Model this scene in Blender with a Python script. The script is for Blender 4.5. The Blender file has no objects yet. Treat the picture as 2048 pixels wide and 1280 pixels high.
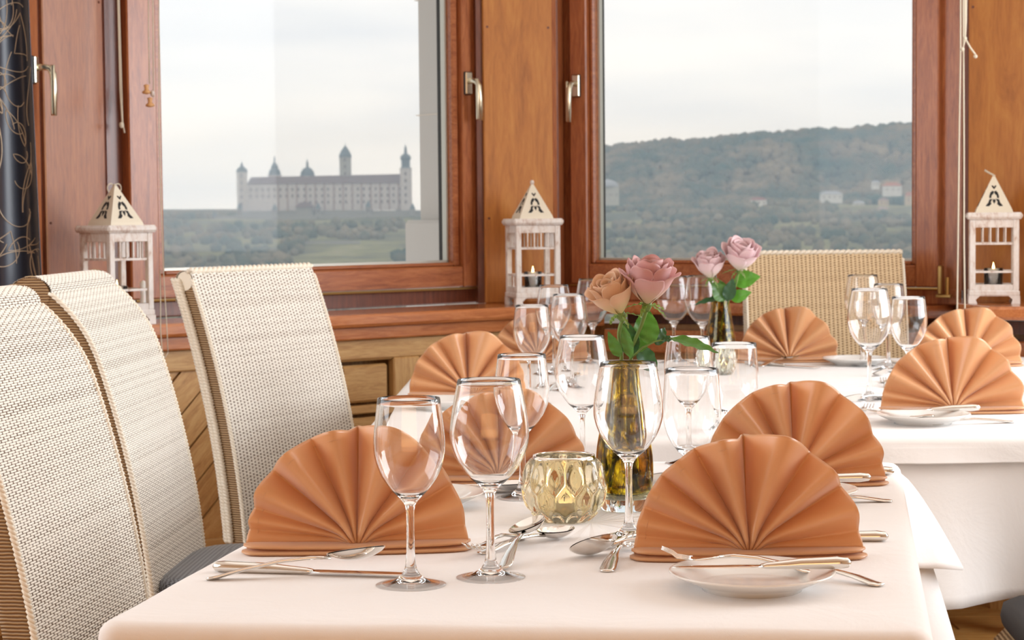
import bpy, math, random
import numpy as np
from mathutils import Matrix, Vector, noise as mnoise
random.seed(7)
PI = math.pi
SC = bpy.context.scene
COL = SC.collection

# ------------------------------------------------------------------ camera
F_PX = 3850.0; TILT = math.atan(210 / F_PX); ROLL = math.radians(0.54); EYE = 1.15
cam_data = bpy.data.cameras.new('camera'); cam = bpy.data.objects.new('camera', cam_data); COL.objects.link(cam)
cam_data.sensor_width = 36.0; cam_data.lens = F_PX / 2048 * 36.0
cam_data.clip_start = 0.05; cam_data.clip_end = 20000
cam.location = (0, 0, EYE)
cam.rotation_mode = 'QUATERNION'
cam.rotation_quaternion = (Matrix.Rotation(PI / 2 - TILT, 3, 'X') @ Matrix.Rotation(-ROLL, 3, 'Z')).to_quaternion()
cam_data.dof.use_dof = True; cam_data.dof.focus_distance = 2.35; cam_data.dof.aperture_fstop = 18
SC.camera = cam
SC.view_settings.view_transform = 'Standard'; SC.view_settings.look = 'None'
SC.view_settings.gamma = 1.0; SC.view_settings.exposure = 0.0; SC.view_settings.use_curve_mapping = False
SC.cycles.max_bounces = 16; SC.cycles.transmission_bounces = 14; SC.cycles.transparent_max_bounces = 16
SC.cycles.glossy_bounces = 5; SC.cycles.diffuse_bounces = 4; SC.cycles.volume_bounces = 2
SC.cycles.use_denoising = True; SC.cycles.sample_clamp_indirect = 10.0; SC.cycles.blur_glossy = 0.8

# ------------------------------------------------------------------ sky: one even overcast with soft cloud banks
W = bpy.data.worlds.new('overcast'); SC.world = W; W.use_nodes = True
nt = W.node_tree; nt.nodes.clear()
wo = nt.nodes.new('ShaderNodeOutputWorld'); bg = nt.nodes.new('ShaderNodeBackground')
tc = nt.nodes.new('ShaderNodeTexCoord'); mp = nt.nodes.new('ShaderNodeMapping'); nz = nt.nodes.new('ShaderNodeTexNoise'); cr = nt.nodes.new('ShaderNodeValToRGB')
mp.inputs['Scale'].default_value = (3, 3, 16); nz.inputs['Scale'].default_value = 1.6; nz.inputs['Detail'].default_value = 4; nz.inputs['Roughness'].default_value = 0.45
cr.color_ramp.elements[0].position = 0.32; cr.color_ramp.elements[0].color = (0.76, 0.78, 0.81, 1)
cr.color_ramp.elements[1].position = 0.66; cr.color_ramp.elements[1].color = (0.95, 0.93, 0.90, 1)
nt.links.new(tc.outputs['Generated'], mp.inputs[0]); nt.links.new(mp.outputs[0], nz.inputs[0]); nt.links.new(nz.outputs[0], cr.inputs[0])
nt.links.new(cr.outputs[0], bg.inputs[0]); nt.links.new(bg.outputs[0], wo.inputs[0]); bg.inputs[1].default_value = 1.19

def area_light(name, loc, look, sx, sy, power, color):
    l = bpy.data.lights.new(name, 'AREA'); l.shape = 'RECTANGLE'; l.size = sx; l.size_y = sy; l.energy = power; l.color = color
    o = bpy.data.objects.new(name, l); COL.objects.link(o); o.location = loc
    o.rotation_euler = (Vector(look) - Vector(loc)).to_track_quat('-Z', 'Y').to_euler()
    return o
# daylight through the room's other windows (right side wall, left side wall), warm lamplight from a low panel behind the camera, and added overhead fill
area_light('right_window_daylight', (2.95, 3.6, 1.70), (0, 3.3, 0.80), 2.5, 1.5, 104, (0.90, 0.95, 1.0))
area_light('left_window_daylight', (-2.45, 2.5, 1.70), (0, 3.0, 0.8), 2.4, 1.3, 36, (0.90, 0.95, 1.0))
area_light('dining_room_lamps', (0.2, -2.3, 1.15), (0.2, 3.0, 0.9), 4.2, 1.5, 35, (1.0, 0.51, 0.19))
area_light('overhead_fill', (0.3, 3.2, 2.65), (0.3, 3.6, 0.5), 2.6, 2.4, 10, (0.96, 0.96, 0.98))  # neutral fill added overhead because the window light alone is weak

# ------------------------------------------------------------------ helpers
def ray(px, py):
    u = px - 1024; v = 640 - py; c, s = math.cos(ROLL), math.sin(ROLL)
    u2 = u * c + v * s; v2 = -u * s + v * c
    y = math.cos(TILT) * F_PX + math.sin(TILT) * v2; z = -math.sin(TILT) * F_PX + math.cos(TILT) * v2
    return (u2 / y, 1.0, z / y)
def on_z(px, py, z=0.75):           # the point of the horizontal plane z that stands at this place of the photograph
    r = ray(px, py); t = (z - EYE) / r[2]; return Vector((r[0] * t, t, z))
def at(px, py, Y):                  # the point at distance Y
    r = ray(px, py); return Vector((r[0] * Y, Y, EYE + r[2] * Y))

def mesh_obj(name, V, Fc, mat=None, parent=None, smooth=True, loc=None):
    me = bpy.data.meshes.new(name); me.from_pydata([tuple(v) for v in V], [], [tuple(f) for f in Fc]); me.update()
    if smooth: me.polygons.foreach_set('use_smooth', [True] * len(me.polygons))
    if mat: me.materials.append(mat)
    o = bpy.data.objects.new(name, me); COL.objects.link(o)
    if parent: o.parent = parent
    if loc is not None: o.location = loc
    return o
def empty(name, loc=(0, 0, 0), rz=0, parent=None):
    o = bpy.data.objects.new(name, None); COL.objects.link(o); o.location = loc; o.rotation_euler = (0, 0, rz); o.empty_display_size = .05
    if parent: o.parent = parent
    return o
def tag(o, label=None, cat=None, group=None, kind=None):
    if label: o['label'] = label
    if cat: o['category'] = cat
    if group: o['group'] = group
    if kind: o['kind'] = kind
    return o
def copy_tree(o, parent=None):
    c = o.copy(); COL.objects.link(c)
    if parent: c.parent = parent
    for ch in list(o.children): copy_tree(ch, c)
    return c

class MB:
    def __init__(s, M=None): s.V = []; s.F = []; s.M = M or Matrix.Identity(4)
    def add(s, V, F):
        b = len(s.V); s.V.extend((s.M @ Vector(v)) for v in V); s.F.extend(tuple(b + i for i in f) for f in F); return s
    def box(s, x0, x1, y0, y1, z0, z1, bev=0.0, R=None):
        b = min(bev, (x1 - x0) * .45, (y1 - y0) * .45, (z1 - z0) * .45)
        if b <= 0:
            V = [(x, y, z) for x in (x0, x1) for y in (y0, y1) for z in (z0, z1)]
            Fc = [(0, 1, 3, 2), (4, 6, 7, 5), (0, 4, 5, 1), (2, 3, 7, 6), (0, 2, 6, 4), (1, 5, 7, 3)]
        else:
            V = []; ix = {}
            X = (x0, x1); Y = (y0, y1); Z = (z0, z1); sg = (1, -1)
            for i in (0, 1):
                for j in (0, 1):
                    for k in (0, 1):
                        cx, cy, cz = X[i], Y[j], Z[k]; dx, dy, dz = sg[i] * b, sg[j] * b, sg[k] * b
                        ix[i, j, k, 0] = len(V); V.append((cx, cy + dy, cz + dz))
                        ix[i, j, k, 1] = len(V); V.append((cx + dx, cy, cz + dz))
                        ix[i, j, k, 2] = len(V); V.append((cx + dx, cy + dy, cz))
            Fc = []
            for a in (0, 1):
                Fc.append([ix[a, 0, 0, 0], ix[a, 1, 0, 0], ix[a, 1, 1, 0], ix[a, 0, 1, 0]])
                Fc.append([ix[0, a, 0, 1], ix[1, a, 0, 1], ix[1, a, 1, 1], ix[0, a, 1, 1]])
                Fc.append([ix[0, 0, a, 2], ix[1, 0, a, 2], ix[1, 1, a, 2], ix[0, 1, a, 2]])
            for p in (0, 1):
                for q in (0, 1):
                    Fc.append([ix[0, p, q, 1], ix[1, p, q, 1], ix[1, p, q, 2], ix[0, p, q, 2]])
                    Fc.append([ix[p, 0, q, 0], ix[p, 1, q, 0], ix[p, 1, q, 2], ix[p, 0, q, 2]])
                    Fc.append([ix[p, q, 0, 0], ix[p, q, 1, 0], ix[p, q, 1, 1], ix[p, q, 0, 1]])
                    for r in (0, 1): Fc.append([ix[p, q, r, 0], ix[p, q, r, 1], ix[p, q, r, 2]])
            C = Vector(((x0 + x1) / 2, (y0 + y1) / 2, (z0 + z1) / 2)); out = []
            for f in Fc:
                a, bb, c = Vector(V[f[0]]), Vector(V[f[1]]), Vector(V[f[2]]); n = (bb - a).cross(c - a)
                out.append(f if n.dot(a - C) > 0 else f[::-1])
            Fc = out
        if R is not None: V = [R @ Vector(v) for v in V]
        return s.add(V, Fc)
    def tube(s, pts, r, n=8, cap=True, scale=None):
        pts = [Vector(p) for p in pts]; R = r if isinstance(r, (list, tuple)) else [r] * len(pts); V = []; Fc = []
        up = None
        for i, p in enumerate(pts):
            d = (pts[min(i + 1, len(pts) - 1)] - pts[max(i - 1, 0)]).normalized()
            if up is None: up = Vector((0, 0, 1)) if abs(d.z) < .9 else Vector((1, 0, 0))
            a = d.cross(up).normalized(); b = a.cross(d).normalized(); up = b
            for k in range(n):
                t = 2 * PI * k / n; V.append(p + (a * math.cos(t) + b * math.sin(t)) * R[i])
        for i in range(len(pts) - 1):
            for k in range(n):
                k2 = (k + 1) % n; Fc.append((i * n + k, i * n + k2, (i + 1) * n + k2, (i + 1) * n + k))
        if cap: Fc.append(tuple(range(n))[::-1]); Fc.append(tuple((len(pts) - 1) * n + k for k in range(n)))
        return s.add(V, Fc)
    def lathe(s, prof, n=32, c=(0, 0, 0), close=False):
        V = []; Fc = []; m = len(prof)
        for r, z in prof:
            for k in range(n):
                t = 2 * PI * k / n; V.append((c[0] + r * math.cos(t), c[1] + r * math.sin(t), c[2] + z))
        for i in range(m - 1 if not close else m):
            j = (i + 1) % m
            for k in range(n):
                k2 = (k + 1) % n; Fc.append((i * n + k, i * n + k2, j * n + k2, j * n + k))
        if not close:
            Fc.append(tuple(range(n))[::-1]); Fc.append(tuple((m - 1) * n + k for k in range(n)))
        return s.add(V, Fc)
    def grid(s, fn, nu, nv, wrap=False):
        V = [fn(i / nu, j / nv) for j in range(nv + 1) for i in range(nu + (0 if wrap else 1))]
        w = nu if wrap else nu + 1; Fc = []
        for j in range(nv):
            for i in range(nu):
                i2 = (i + 1) % w; Fc.append((j * w + i, j * w + i2, (j + 1) * w + i2, (j + 1) * w + i))
        return s.add(V, Fc)
    def prism(s, poly, y0, y1):     # polygon (x, z) extruded along y
        n = len(poly); V = [(x, y0, z) for x, z in poly] + [(x, y1, z) for x, z in poly]
        Fc = [tuple(range(n)), tuple(range(2 * n - 1, n - 1, -1))] + [(i, i + n, (i + 1) % n + n, (i + 1) % n) for i in range(n)]
        return s.add(V, Fc)
    def build(s, name, mat, parent=None, smooth=False, loc=None): return mesh_obj(name, s.V, s.F, mat, parent, smooth, loc)

def solidify(o, t, off=0):
    m = o.modifiers.new('thickness', 'SOLIDIFY'); m.thickness = t; m.offset = off; return o
def subsurf(o, n=1):
    m = o.modifiers.new('smooth', 'SUBSURF'); m.levels = n; m.render_levels = n; return o
def frame_matrix(p, deg): return Matrix.Translation(Vector((p[0], p[1], 0))) @ Matrix.Rotation(math.radians(deg), 4, 'Z')

# ------------------------------------------------------------------ materials
class NM:
    def __init__(s, name):
        s.m = bpy.data.materials.new(name); s.m.use_nodes = True; s.t = s.m.node_tree; s.b = s.t.nodes['Principled BSDF']; s.out = s.t.nodes['Material Output']
    def n(s, typ, **kw):
        x = s.t.nodes.new(typ)
        for k, v in kw.items():
            if k.startswith('i_'): x.inputs[k[2:].replace('_', ' ')].default_value = v
            else: setattr(x, k, v)
        return x
    def l(s, a, b): s.t.links.new(a, b)
    def set(s, **kw):
        for k, v in kw.items(): s.b.inputs[k.replace('_', ' ')].default_value = v
        return s
    def coords(s, scale=(1, 1, 1), rot=(0, 0, 0), kind='Object'):
        tc = s.n('ShaderNodeTexCoord'); mp = s.n('ShaderNodeMapping'); mp.inputs['Scale'].default_value = scale; mp.inputs['Rotation'].default_value = rot
        s.l(tc.outputs[kind], mp.inputs[0]); return mp.outputs[0]
    def noise(s, vec, scale, detail=3, rough=.5, dist=0):
        x = s.n('ShaderNodeTexNoise'); x.inputs['Scale'].default_value = scale; x.inputs['Detail'].default_value = detail; x.inputs['Roughness'].default_value = rough; x.inputs['Distortion'].default_value = dist
        s.l(vec, x.inputs[0]); return x.outputs[0]
    def ramp(s, fac, stops):
        r = s.n('ShaderNodeValToRGB'); e = r.color_ramp.elements
        while len(e) > 1: e.remove(e[-1])
        e[0].position = stops[0][0]; e[0].color = (*stops[0][1], 1)
        for p, c in stops[1:]: x = e.new(p); x.color = (*c, 1)
        s.l(fac, r.inputs[0]); return r.outputs[0]
    def bump(s, h, strength=.3, dist=.002):
        b = s.n('ShaderNodeBump'); b.inputs['Strength'].default_value = strength; b.inputs['Distance'].default_value = dist
        s.l(h, b.inputs['Height']); s.l(b.outputs[0], s.b.inputs['Normal']); return s
    def math(s, op, a, b=None):
        x = s.n('ShaderNodeMath', operation=op)
        for i, v in enumerate((a, b)):
            if v is None: continue
            if isinstance(v, (int, float)): x.inputs[i].default_value = v
            else: s.l(v, x.inputs[i])
        return x.outputs[0]

def wood(name, dark, mid, light, rough=.35, coat=.3, scale=(14, 14, 1.2), rot=(0, 0, 0), ns=6):
    w = NM(name); tcn = w.n('ShaderNodeTexCoord'); mpn = w.n('ShaderNodeMapping', vector_type='TEXTURE'); mpn.inputs['Scale'].default_value = tuple(1 / q for q in scale); mpn.inputs['Rotation'].default_value = rot
    w.l(tcn.outputs['Object'], mpn.inputs[0]); v = mpn.outputs[0]; n1 = w.noise(v, ns, 6, .65, 1.2); n2 = w.noise(v, ns * 6, 3, .6)
    mix = w.math('ADD', w.math('MULTIPLY', n1, .75), w.math('MULTIPLY', n2, .25))
    w.l(w.ramp(mix, [(.33, dark), (.5, mid), (.68, light)]), w.b.inputs['Base Color'])
    w.set(Roughness=rough, Coat_Weight=coat, Coat_Roughness=.18); w.bump(n2, .12, .001); return w.m
def wood_along_x(name, *a, **k): return wood(name, *a, scale=(1.2, 14, 14), **k)

def simple(name, col, rough=.5, metal=0, **kw):
    w = NM(name); w.set(Base_Color=(*col, 1), Roughness=rough, Metallic=metal, **kw); return w.m

MAT = {}
MAH = ((.22, .060, .022), (.38, .120, .040), (.50, .19, .070))
MAT['mahogany'] = wood('mahogany', *MAH)
MAT['mahogany_x'] = wood_along_x('mahogany_crosswise', *MAH, rot=(0, 0, math.radians(39)))
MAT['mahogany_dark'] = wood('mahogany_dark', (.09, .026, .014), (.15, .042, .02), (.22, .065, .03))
MAT['mahogany_sill'] = wood_along_x('mahogany_sill', (.38, .12, .040), (.52, .18, .060), (.64, .26, .10), rough=.22, coat=.6, rot=(0, 0, math.radians(39)))
MAT['cherry'] = wood('cherry_panel', (.36, .125, .022), (.50, .19, .035), (.60, .27, .055), scale=(6, 6, 1.0), ns=3, rough=.5, coat=.1)
MAT['pine'] = wood('pine', (.42, .22, .075), (.58, .34, .13), (.70, .46, .20), rough=.45, coat=.15)
MAT['pine_x'] = wood_along_x('pine_crosswise', (.42, .22, .075), (.58, .34, .13), (.70, .46, .20), rough=.45, coat=.15, rot=(0, 0, math.radians(39)))
MAT['pine_x2'] = wood_along_x('pine_crosswise_right', (.42, .22, .075), (.58, .34, .13), (.70, .46, .20), rough=.45, coat=.15, rot=(0, 0, math.radians(-28)))
MAT['floor'] = wood_along_x('oak_floor', (.36, .16, .04), (.50, .25, .07), (.62, .36, .12), rough=.25, coat=.4)
def painted():
    w = NM('whitewashed_wood'); v = w.coords((1, 1, .5)); n1 = w.noise(v, 60, 5, .7); n2 = w.noise(v, 9, 3, .6)
    f = w.math('ADD', w.math('MULTIPLY', n1, .6), w.math('MULTIPLY', n2, .4))
    w.l(w.ramp(f, [(.36, (.55, .40, .33)), (.47, (.80, .74, .69)), (.6, (.88, .86, .84))]), w.b.inputs['Base Color']); w.set(Roughness=.6); w.bump(n1, .15, .001); return w.m
MAT['painted'] = painted()
MAT['cream_metal'] = simple('cream_painted_metal', (.82, .76, .62), .5)
MAT['motif'] = simple('painted_hole_shade', (.015, .016, .018), .7)  # black stands for the shade inside the pierced holes
MAT['brass'] = simple('satin_brass', (.80, .76, .60), .28, 1.0)
MAT['old_brass'] = simple('old_brass', (.50, .34, .13), .35, 1.0)
MAT['steel'] = simple('polished_steel', (.80, .77, .73), .10, 1.0)
MAT['porcelain'] = simple('porcelain', (.84, .82, .79), .12, 0, Coat_Weight=.4)
MAT['wax'] = simple('white_wax', (.85, .83, .80), .5, Subsurface_Weight=.2)
MAT['dark_plastic'] = simple('black_plastic', (.02, .02, .022), .4)
MAT['cord'] = simple('cream_cord', (.66, .60, .48), .8)
MAT['bead'] = simple('turned_pine_bead', (.72, .40, .17), .4)
MAT['plaster'] = simple('cream_plaster', (.80, .74, .66), .9)
MAT['exterior'] = simple('grey_white_render', (.62, .62, .60), .8)
MAT['gasket'] = simple('black_gasket', (.03, .03, .028), .6)
MAT['spacer'] = simple('aluminium_spacer', (.55, .54, .48), .4, .6)
MAT['stem'] = simple('rose_stem', (.16, .26, .06), .5)
def flame():
    w = NM('candle_flame'); w.set(Base_Color=(1, .7, .3, 1), Emission_Color=(1.0, .62, .22, 1), Emission_Strength=22.0); return w.m
MAT['flame'] = flame()
def glass(name='clear_glass', col=(1, 1, 1), ior=1.47, rough=0.0):
    w = NM(name); w.set(Base_Color=(*col, 1), Roughness=rough, IOR=ior, Transmission_Weight=1.0); return w.m
MAT['glass'] = glass(); MAT['water'] = glass('water', (.93, .93, .80), 1.33)
def pane():
    w = NM('window_pane'); tr = w.n('ShaderNodeBsdfTransparent'); gl = w.n('ShaderNodeBsdfGlossy'); gl.inputs['Roughness'].default_value = .02
    tr.inputs[0].default_value = (.985, .99, .99, 1)
    fr = w.n('ShaderNodeFresnel'); fr.inputs[0].default_value = 1.14; mx = w.n('ShaderNodeMixShader')
    w.l(fr.outputs[0], mx.inputs[0]); w.l(tr.outputs[0], mx.inputs[1]); w.l(gl.outputs[0], mx.inputs[2]); w.l(mx.outputs[0], w.out.inputs[0]); return w.m
MAT['pane'] = pane()
def vase_glass():
    w = NM('mottled_olive_glass'); v = w.coords((1, 1, .45)); n1 = w.noise(v, 75, 4, .6, 1.5)
    tc = w.n('ShaderNodeTexCoord'); sp = w.n('ShaderNodeSeparateXYZ'); w.l(tc.outputs['Object'], sp.inputs[0])
    c1 = w.ramp(n1, [(.40, (.025, .03, .01)), (.48, (.42, .30, .02)), (.57, (.92, .76, .10)), (.7, (.96, .92, .45))])
    mr = w.n('ShaderNodeMapRange'); w.l(sp.outputs[2], mr.inputs[0]); mr.inputs[1].default_value = .008; mr.inputs[2].default_value = .028
    mx = w.n('ShaderNodeMixRGB'); w.l(mr.outputs[0], mx.inputs[0]); mx.inputs[1].default_value = (.80, .88, .92, 1); w.l(c1, mx.inputs[2])
    w.l(mx.outputs[0], w.b.inputs['Base Color']); w.set(Roughness=0, IOR=1.45, Transmission_Weight=1.0); return w.m
MAT['vase'] = vase_glass()
MAT['votive'] = glass('champagne_glass', (.90, .82, .60), 1.48)
MAT['votive_clear'] = glass('pale_ribbed_glass', (.93, .95, .88), 1.48)
def linen():
    w = NM('white_linen'); v = w.coords(); n1 = w.noise(v, 9, 5, .55, .6); wv = w.noise(v, 1400, 1, .5)
    h = w.math('ADD', w.math('MULTIPLY', n1, 1.0), w.math('MULTIPLY', wv, .04))
    w.set(Base_Color=(.86, .835, .82, 1), Roughness=.75, Sheen_Weight=.15); w.bump(h, .35, .008); return w.m
MAT['linen'] = linen()
def napkin_mat():
    w = NM('salmon_satin'); v = w.coords(); n1 = w.noise(v, 1600, 1, .5)
    w.set(Base_Color=(.82, .46, .225, 1), Roughness=.33, Sheen_Weight=.5, Sheen_Roughness=.4, Specular_IOR_Level=.75)
    w.bump(n1, .06, .0006)
    trn = w.n('ShaderNodeBsdfTranslucent'); trn.inputs[0].default_value = (.84, .50, .28, 1); mx = w.n('ShaderNodeMixShader'); mx.inputs[0].default_value = .30
    w.l(w.b.outputs[0], mx.inputs[1]); w.l(trn.outputs[0], mx.inputs[2]); w.l(mx.outputs[0], w.out.inputs[0]); return w.m
MAT['napkin'] = napkin_mat()
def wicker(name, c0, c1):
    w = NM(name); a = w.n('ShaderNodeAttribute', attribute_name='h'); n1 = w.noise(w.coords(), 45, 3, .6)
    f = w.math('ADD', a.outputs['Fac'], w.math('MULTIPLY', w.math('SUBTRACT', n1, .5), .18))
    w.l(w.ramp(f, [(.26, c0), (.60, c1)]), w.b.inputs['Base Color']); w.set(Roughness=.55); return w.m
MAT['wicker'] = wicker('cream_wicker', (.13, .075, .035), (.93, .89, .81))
MAT['wicker_honey'] = wicker('warm_shade_wicker', (.22, .11, .04), (.80, .62, .38))  # cream wicker with its warm shade put into the colour, for the far chair
def wicker_plain(name, c0, c1):
    w = NM(name); v = w.coords((1, 1, 1)); wv = w.n('ShaderNodeTexWave', wave_type='BANDS', bands_direction='Z'); wv.inputs['Scale'].default_value = 62; wv.inputs['Distortion'].default_value = 1.2; wv.inputs['Detail'].default_value = 2; w.l(v, wv.inputs[0])
    w.l(w.ramp(wv.outputs['Fac'], [(.2, c0), (.7, c1)]), w.b.inputs['Base Color']); w.set(Roughness=.6); w.bump(wv.outputs['Fac'], .8, .003); return w.m
MAT['wicker_side'] = wicker_plain('wicker_rear_panel', (.20, .11, .05), (.52, .36, .20))
def navy():
    w = NM('navy_dotted_fabric'); v = w.coords((1, 1, 1), (0, 0, PI / 4)); ck = w.n('ShaderNodeTexChecker'); ck.inputs['Scale'].default_value = 150; w.l(v, ck.inputs[0])
    ck.inputs[1].default_value = (.02, .028, .05, 1); ck.inputs[2].default_value = (.22, .26, .31, 1)
    w.l(ck.outputs[0], w.b.inputs['Base Color']); w.set(Roughness=.7, Sheen_Weight=.4); return w.m
MAT['navy'] = navy()
def curtain_mat(): return simple('navy_satin', (.020, .028, .055), .36, 0, Sheen_Weight=.3, Specular_IOR_Level=.7)
MAT['curtain'] = curtain_mat()
def petal_mat(name, base, tip):
    w = NM(name); at_ = w.n('ShaderNodeAttribute', attribute_name='h')
    w.l(w.ramp(at_.outputs['Fac'], [(.1, base), (.6, tip), (.97, tuple(c * .9 for c in tip)), (1.0, (tip[0] * .85, tip[1] * .6, tip[2] * .6))]), w.b.inputs['Base Color']); w.set(Roughness=.55, Sheen_Weight=.2, Subsurface_Weight=.0)
    trn = w.n('ShaderNodeBsdfTranslucent'); trn.inputs[0].default_value = (*tip, 1); mx = w.n('ShaderNodeMixShader'); mx.inputs[0].default_value = .3
    w.l(w.b.outputs[0], mx.inputs[1]); w.l(trn.outputs[0], mx.inputs[2]); w.l(mx.outputs[0], w.out.inputs[0]); return w.m
MAT['petal_mauve'] = petal_mat('mauve_petal', (.82, .68, .46), (.80, .50, .50))
MAT['petal_peach'] = petal_mat('peach_petal', (.72, .66, .28), (.88, .62, .42))
MAT['petal_pink'] = petal_mat('pale_pink_petal', (.86, .78, .62), (.92, .72, .74))
def leaf_mat(name, col):
    w = NM(name); n1 = w.noise(w.coords(), 60, 3, .6); w.l(w.ramp(n1, [(.3, tuple(c * .7 for c in col)), (.7, tuple(c * 1.25 for c in col))]), w.b.inputs['Base Color']); w.set(Roughness=.35, Specular_IOR_Level=.6)
    trn = w.n('ShaderNodeBsdfTranslucent'); trn.inputs[0].default_value = (col[0] * 1.5, col[1] * 1.9, col[2] * .8, 1); mx = w.n('ShaderNodeMixShader'); mx.inputs[0].default_value = .3
    w.l(w.b.outputs[0], mx.inputs[1]); w.l(trn.outputs[0], mx.inputs[2]); w.l(mx.outputs[0], w.out.inputs[0]); return w.m
MAT['leaf'] = leaf_mat('rose_leaf', (.085, .20, .045)); MAT['leaf_dark'] = leaf_mat('dark_rose_leaf', (.035, .10, .045)); MAT['leaf_bright'] = leaf_mat('bright_rose_leaf', (.12, .34, .05)); MAT['sepal'] = leaf_mat('sepal', (.22, .30, .10))
def forest_mat(name, cols, s=.03):
    w = NM(name); n1 = w.noise(w.coords((1, 1, 1)), s, 6, .65); w.l(w.ramp(n1, [(.34, cols[0]), (.47, cols[1]), (.56, cols[2]), (.68, cols[3])]), w.b.inputs['Base Color']); w.set(Roughness=1.0, Specular_IOR_Level=0.0); return w.m
MAT['forest'] = forest_mat('winter_forest', ((.05, .10, .085), (.12, .13, .10), (.22, .18, .13), (.32, .26, .18)), .018)
MAT['slope'] = forest_mat('scrubby_slope', ((.08, .10, .08), (.17, .16, .11), (.26, .25, .13), (.38, .33, .24)), .012)

# ================================================================== THE ROOM
def struct(o): o['kind'] = 'structure'; return o
CEIL = 2.75
struct(MB().box(-2.6, 3.1, -2.6, 5.95, -.06, 0).build('floor', MAT['floor']))
fl = bpy.data.objects['floor']
for i in range(36):        # oak boards of the floor; joints recessed
    y0 = 3.95 + (i % 12) * .16; x0 = -2.5 + (i // 12) * 1.86 + (i % 2) * .35
    MB().box(x0, x0 + 1.85, y0, y0 + .156, .0, .004, .0015).build('floor_board', MAT['floor'], fl)
struct(MB().box(-2.6, 3.1, -2.6, 7.2, CEIL, CEIL + .1).build('ceiling', MAT['plaster']))
struct(MB().box(-2.6, 3.1, -2.7, -2.6, 0, CEIL).build('wall_back', MAT['plaster']))
wl = MB(); wl.box(-2.7, -2.6, -2.6, 4.0, 0, .85).box(-2.7, -2.6, -2.6, 4.0, 2.45, CEIL).box(-2.7, -2.6, -2.6, 1.2, .85, 2.45).box(-2.7, -2.6, 3.8, 4.0, .85, 2.45)
wl.box(-2.6, -1.16, 4.0, 4.1, 0, CEIL).box(-1.45, -1.16, 4.1, 4.17, 0, CEIL)
struct(wl.build('wall_left', MAT['plaster']))
wr = MB(); wr.box(3.1, 3.2, -2.6, 5.0, 0, .85).box(3.1, 3.2, -2.6, 5.0, 2.5, CEIL).box(3.1, 3.2, -2.6, .7, .85, 2.5).box(3.1, 3.2, 4.5, 5.0, .85, 2.5).box(1.75, 3.1, 4.95, 5.05, 0, CEIL)
struct(wr.build('wall_right', MAT['plaster']))

# window bay: local frames with x along the wall, y outward, z up, y = 0 on the glass
LM = frame_matrix((-.598, 5.765), 40); RM = frame_matrix((.737, 6.005), -28.5)
ZB, ZT = 1.002, 2.42
def window(idx, M, g0, g1, l0, l1, r0, r1, f0, f1, mats):
    "g: glass, l/r: left and right sash stiles (outer, inner), f: outer frame"
    root = struct(MB(M).box(f0, l0 + .012, -.012, .06, .872, 2.55, .003).box(r1 - .012, f1, -.012, .06, .872, 2.55, .003)
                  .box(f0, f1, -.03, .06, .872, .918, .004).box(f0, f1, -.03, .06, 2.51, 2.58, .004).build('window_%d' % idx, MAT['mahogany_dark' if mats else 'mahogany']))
    MB(M).box(l0, l1, -.05, .045, .925, 2.5, .004).build('sash_stile', MAT['mahogany'], root)
    MB(M).box(r0, r1, -.05, .045, .925, 2.5, .004).build('sash_stile', MAT['mahogany'], root)
    MB(M).box(l1, r0, -.046, .045, .925, ZB - .012, .004).build('sash_rail', MAT['mahogany_x'], root)
    MB(M).box(l1, r0, -.046, .045, ZT + .012, 2.5, .004).build('sash_rail', MAT['mahogany_x'], root)
    b = MB(M)     # glazing beads, sloping lip round the pane
    b.box(l1, g0, -.028, .03, ZB - .012, ZT + .012, .005).box(g1, r0, -.028, .03, ZB - .012, ZT + .012, .005).box(g0, g1, -.028, .03, ZB - .012, ZB, .004).box(g0, g1, -.028, .03, ZT, ZT + .012, .004)
    b.build('glazing_bead', MAT['mahogany_x'], root)
    s = MB(M); t = .007
    s.box(g0, g0 + t, .0, .022, ZB, ZT).box(g1 - t, g1, .0, .022, ZB, ZT).box(g0, g1, .0, .022, ZB, ZB + t).box(g0, g1, .0, .022, ZT - t, ZT); s.build('spacer_bar', MAT['spacer'], root)
    MB(M).box(g0 - .004, g1 + .004, .003, .006, ZB - .004, ZT + .004).build('pane', MAT['pane'], root)
    MB(M).box(g0 - .03, g1 + .03, .05, .12, ZB - .045, ZB - .02, .004).build('outer_sill', MAT['exterior'], root)
    MB(M).box(g0, g0 + .003, .03, .045, ZB, ZT).box(g1 - .003, g1, .03, .045, ZB, ZT).build('outer_gasket', MAT['gasket'], root)
    MB(M).tube([M.inverted() @ (M @ Vector((f0 + .06, -.056, .921))), Vector((f1 - .06, -.056, .921))], .004, 6).build('brass_rail', MAT['old_brass'], root)
    return root
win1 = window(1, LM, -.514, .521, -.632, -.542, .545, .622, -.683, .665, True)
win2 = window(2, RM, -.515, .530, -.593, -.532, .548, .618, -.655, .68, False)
hb = MB(RM).box(.622, .634, -.075, -.045, .905, .99, .003).tube([(.648, -.06, .90), (.648, -.06, .955)], .007, 8).box(.615, .66, -.07, -.045, .895, .905, .002).build('hinge', MAT['old_brass'], win2)

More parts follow.
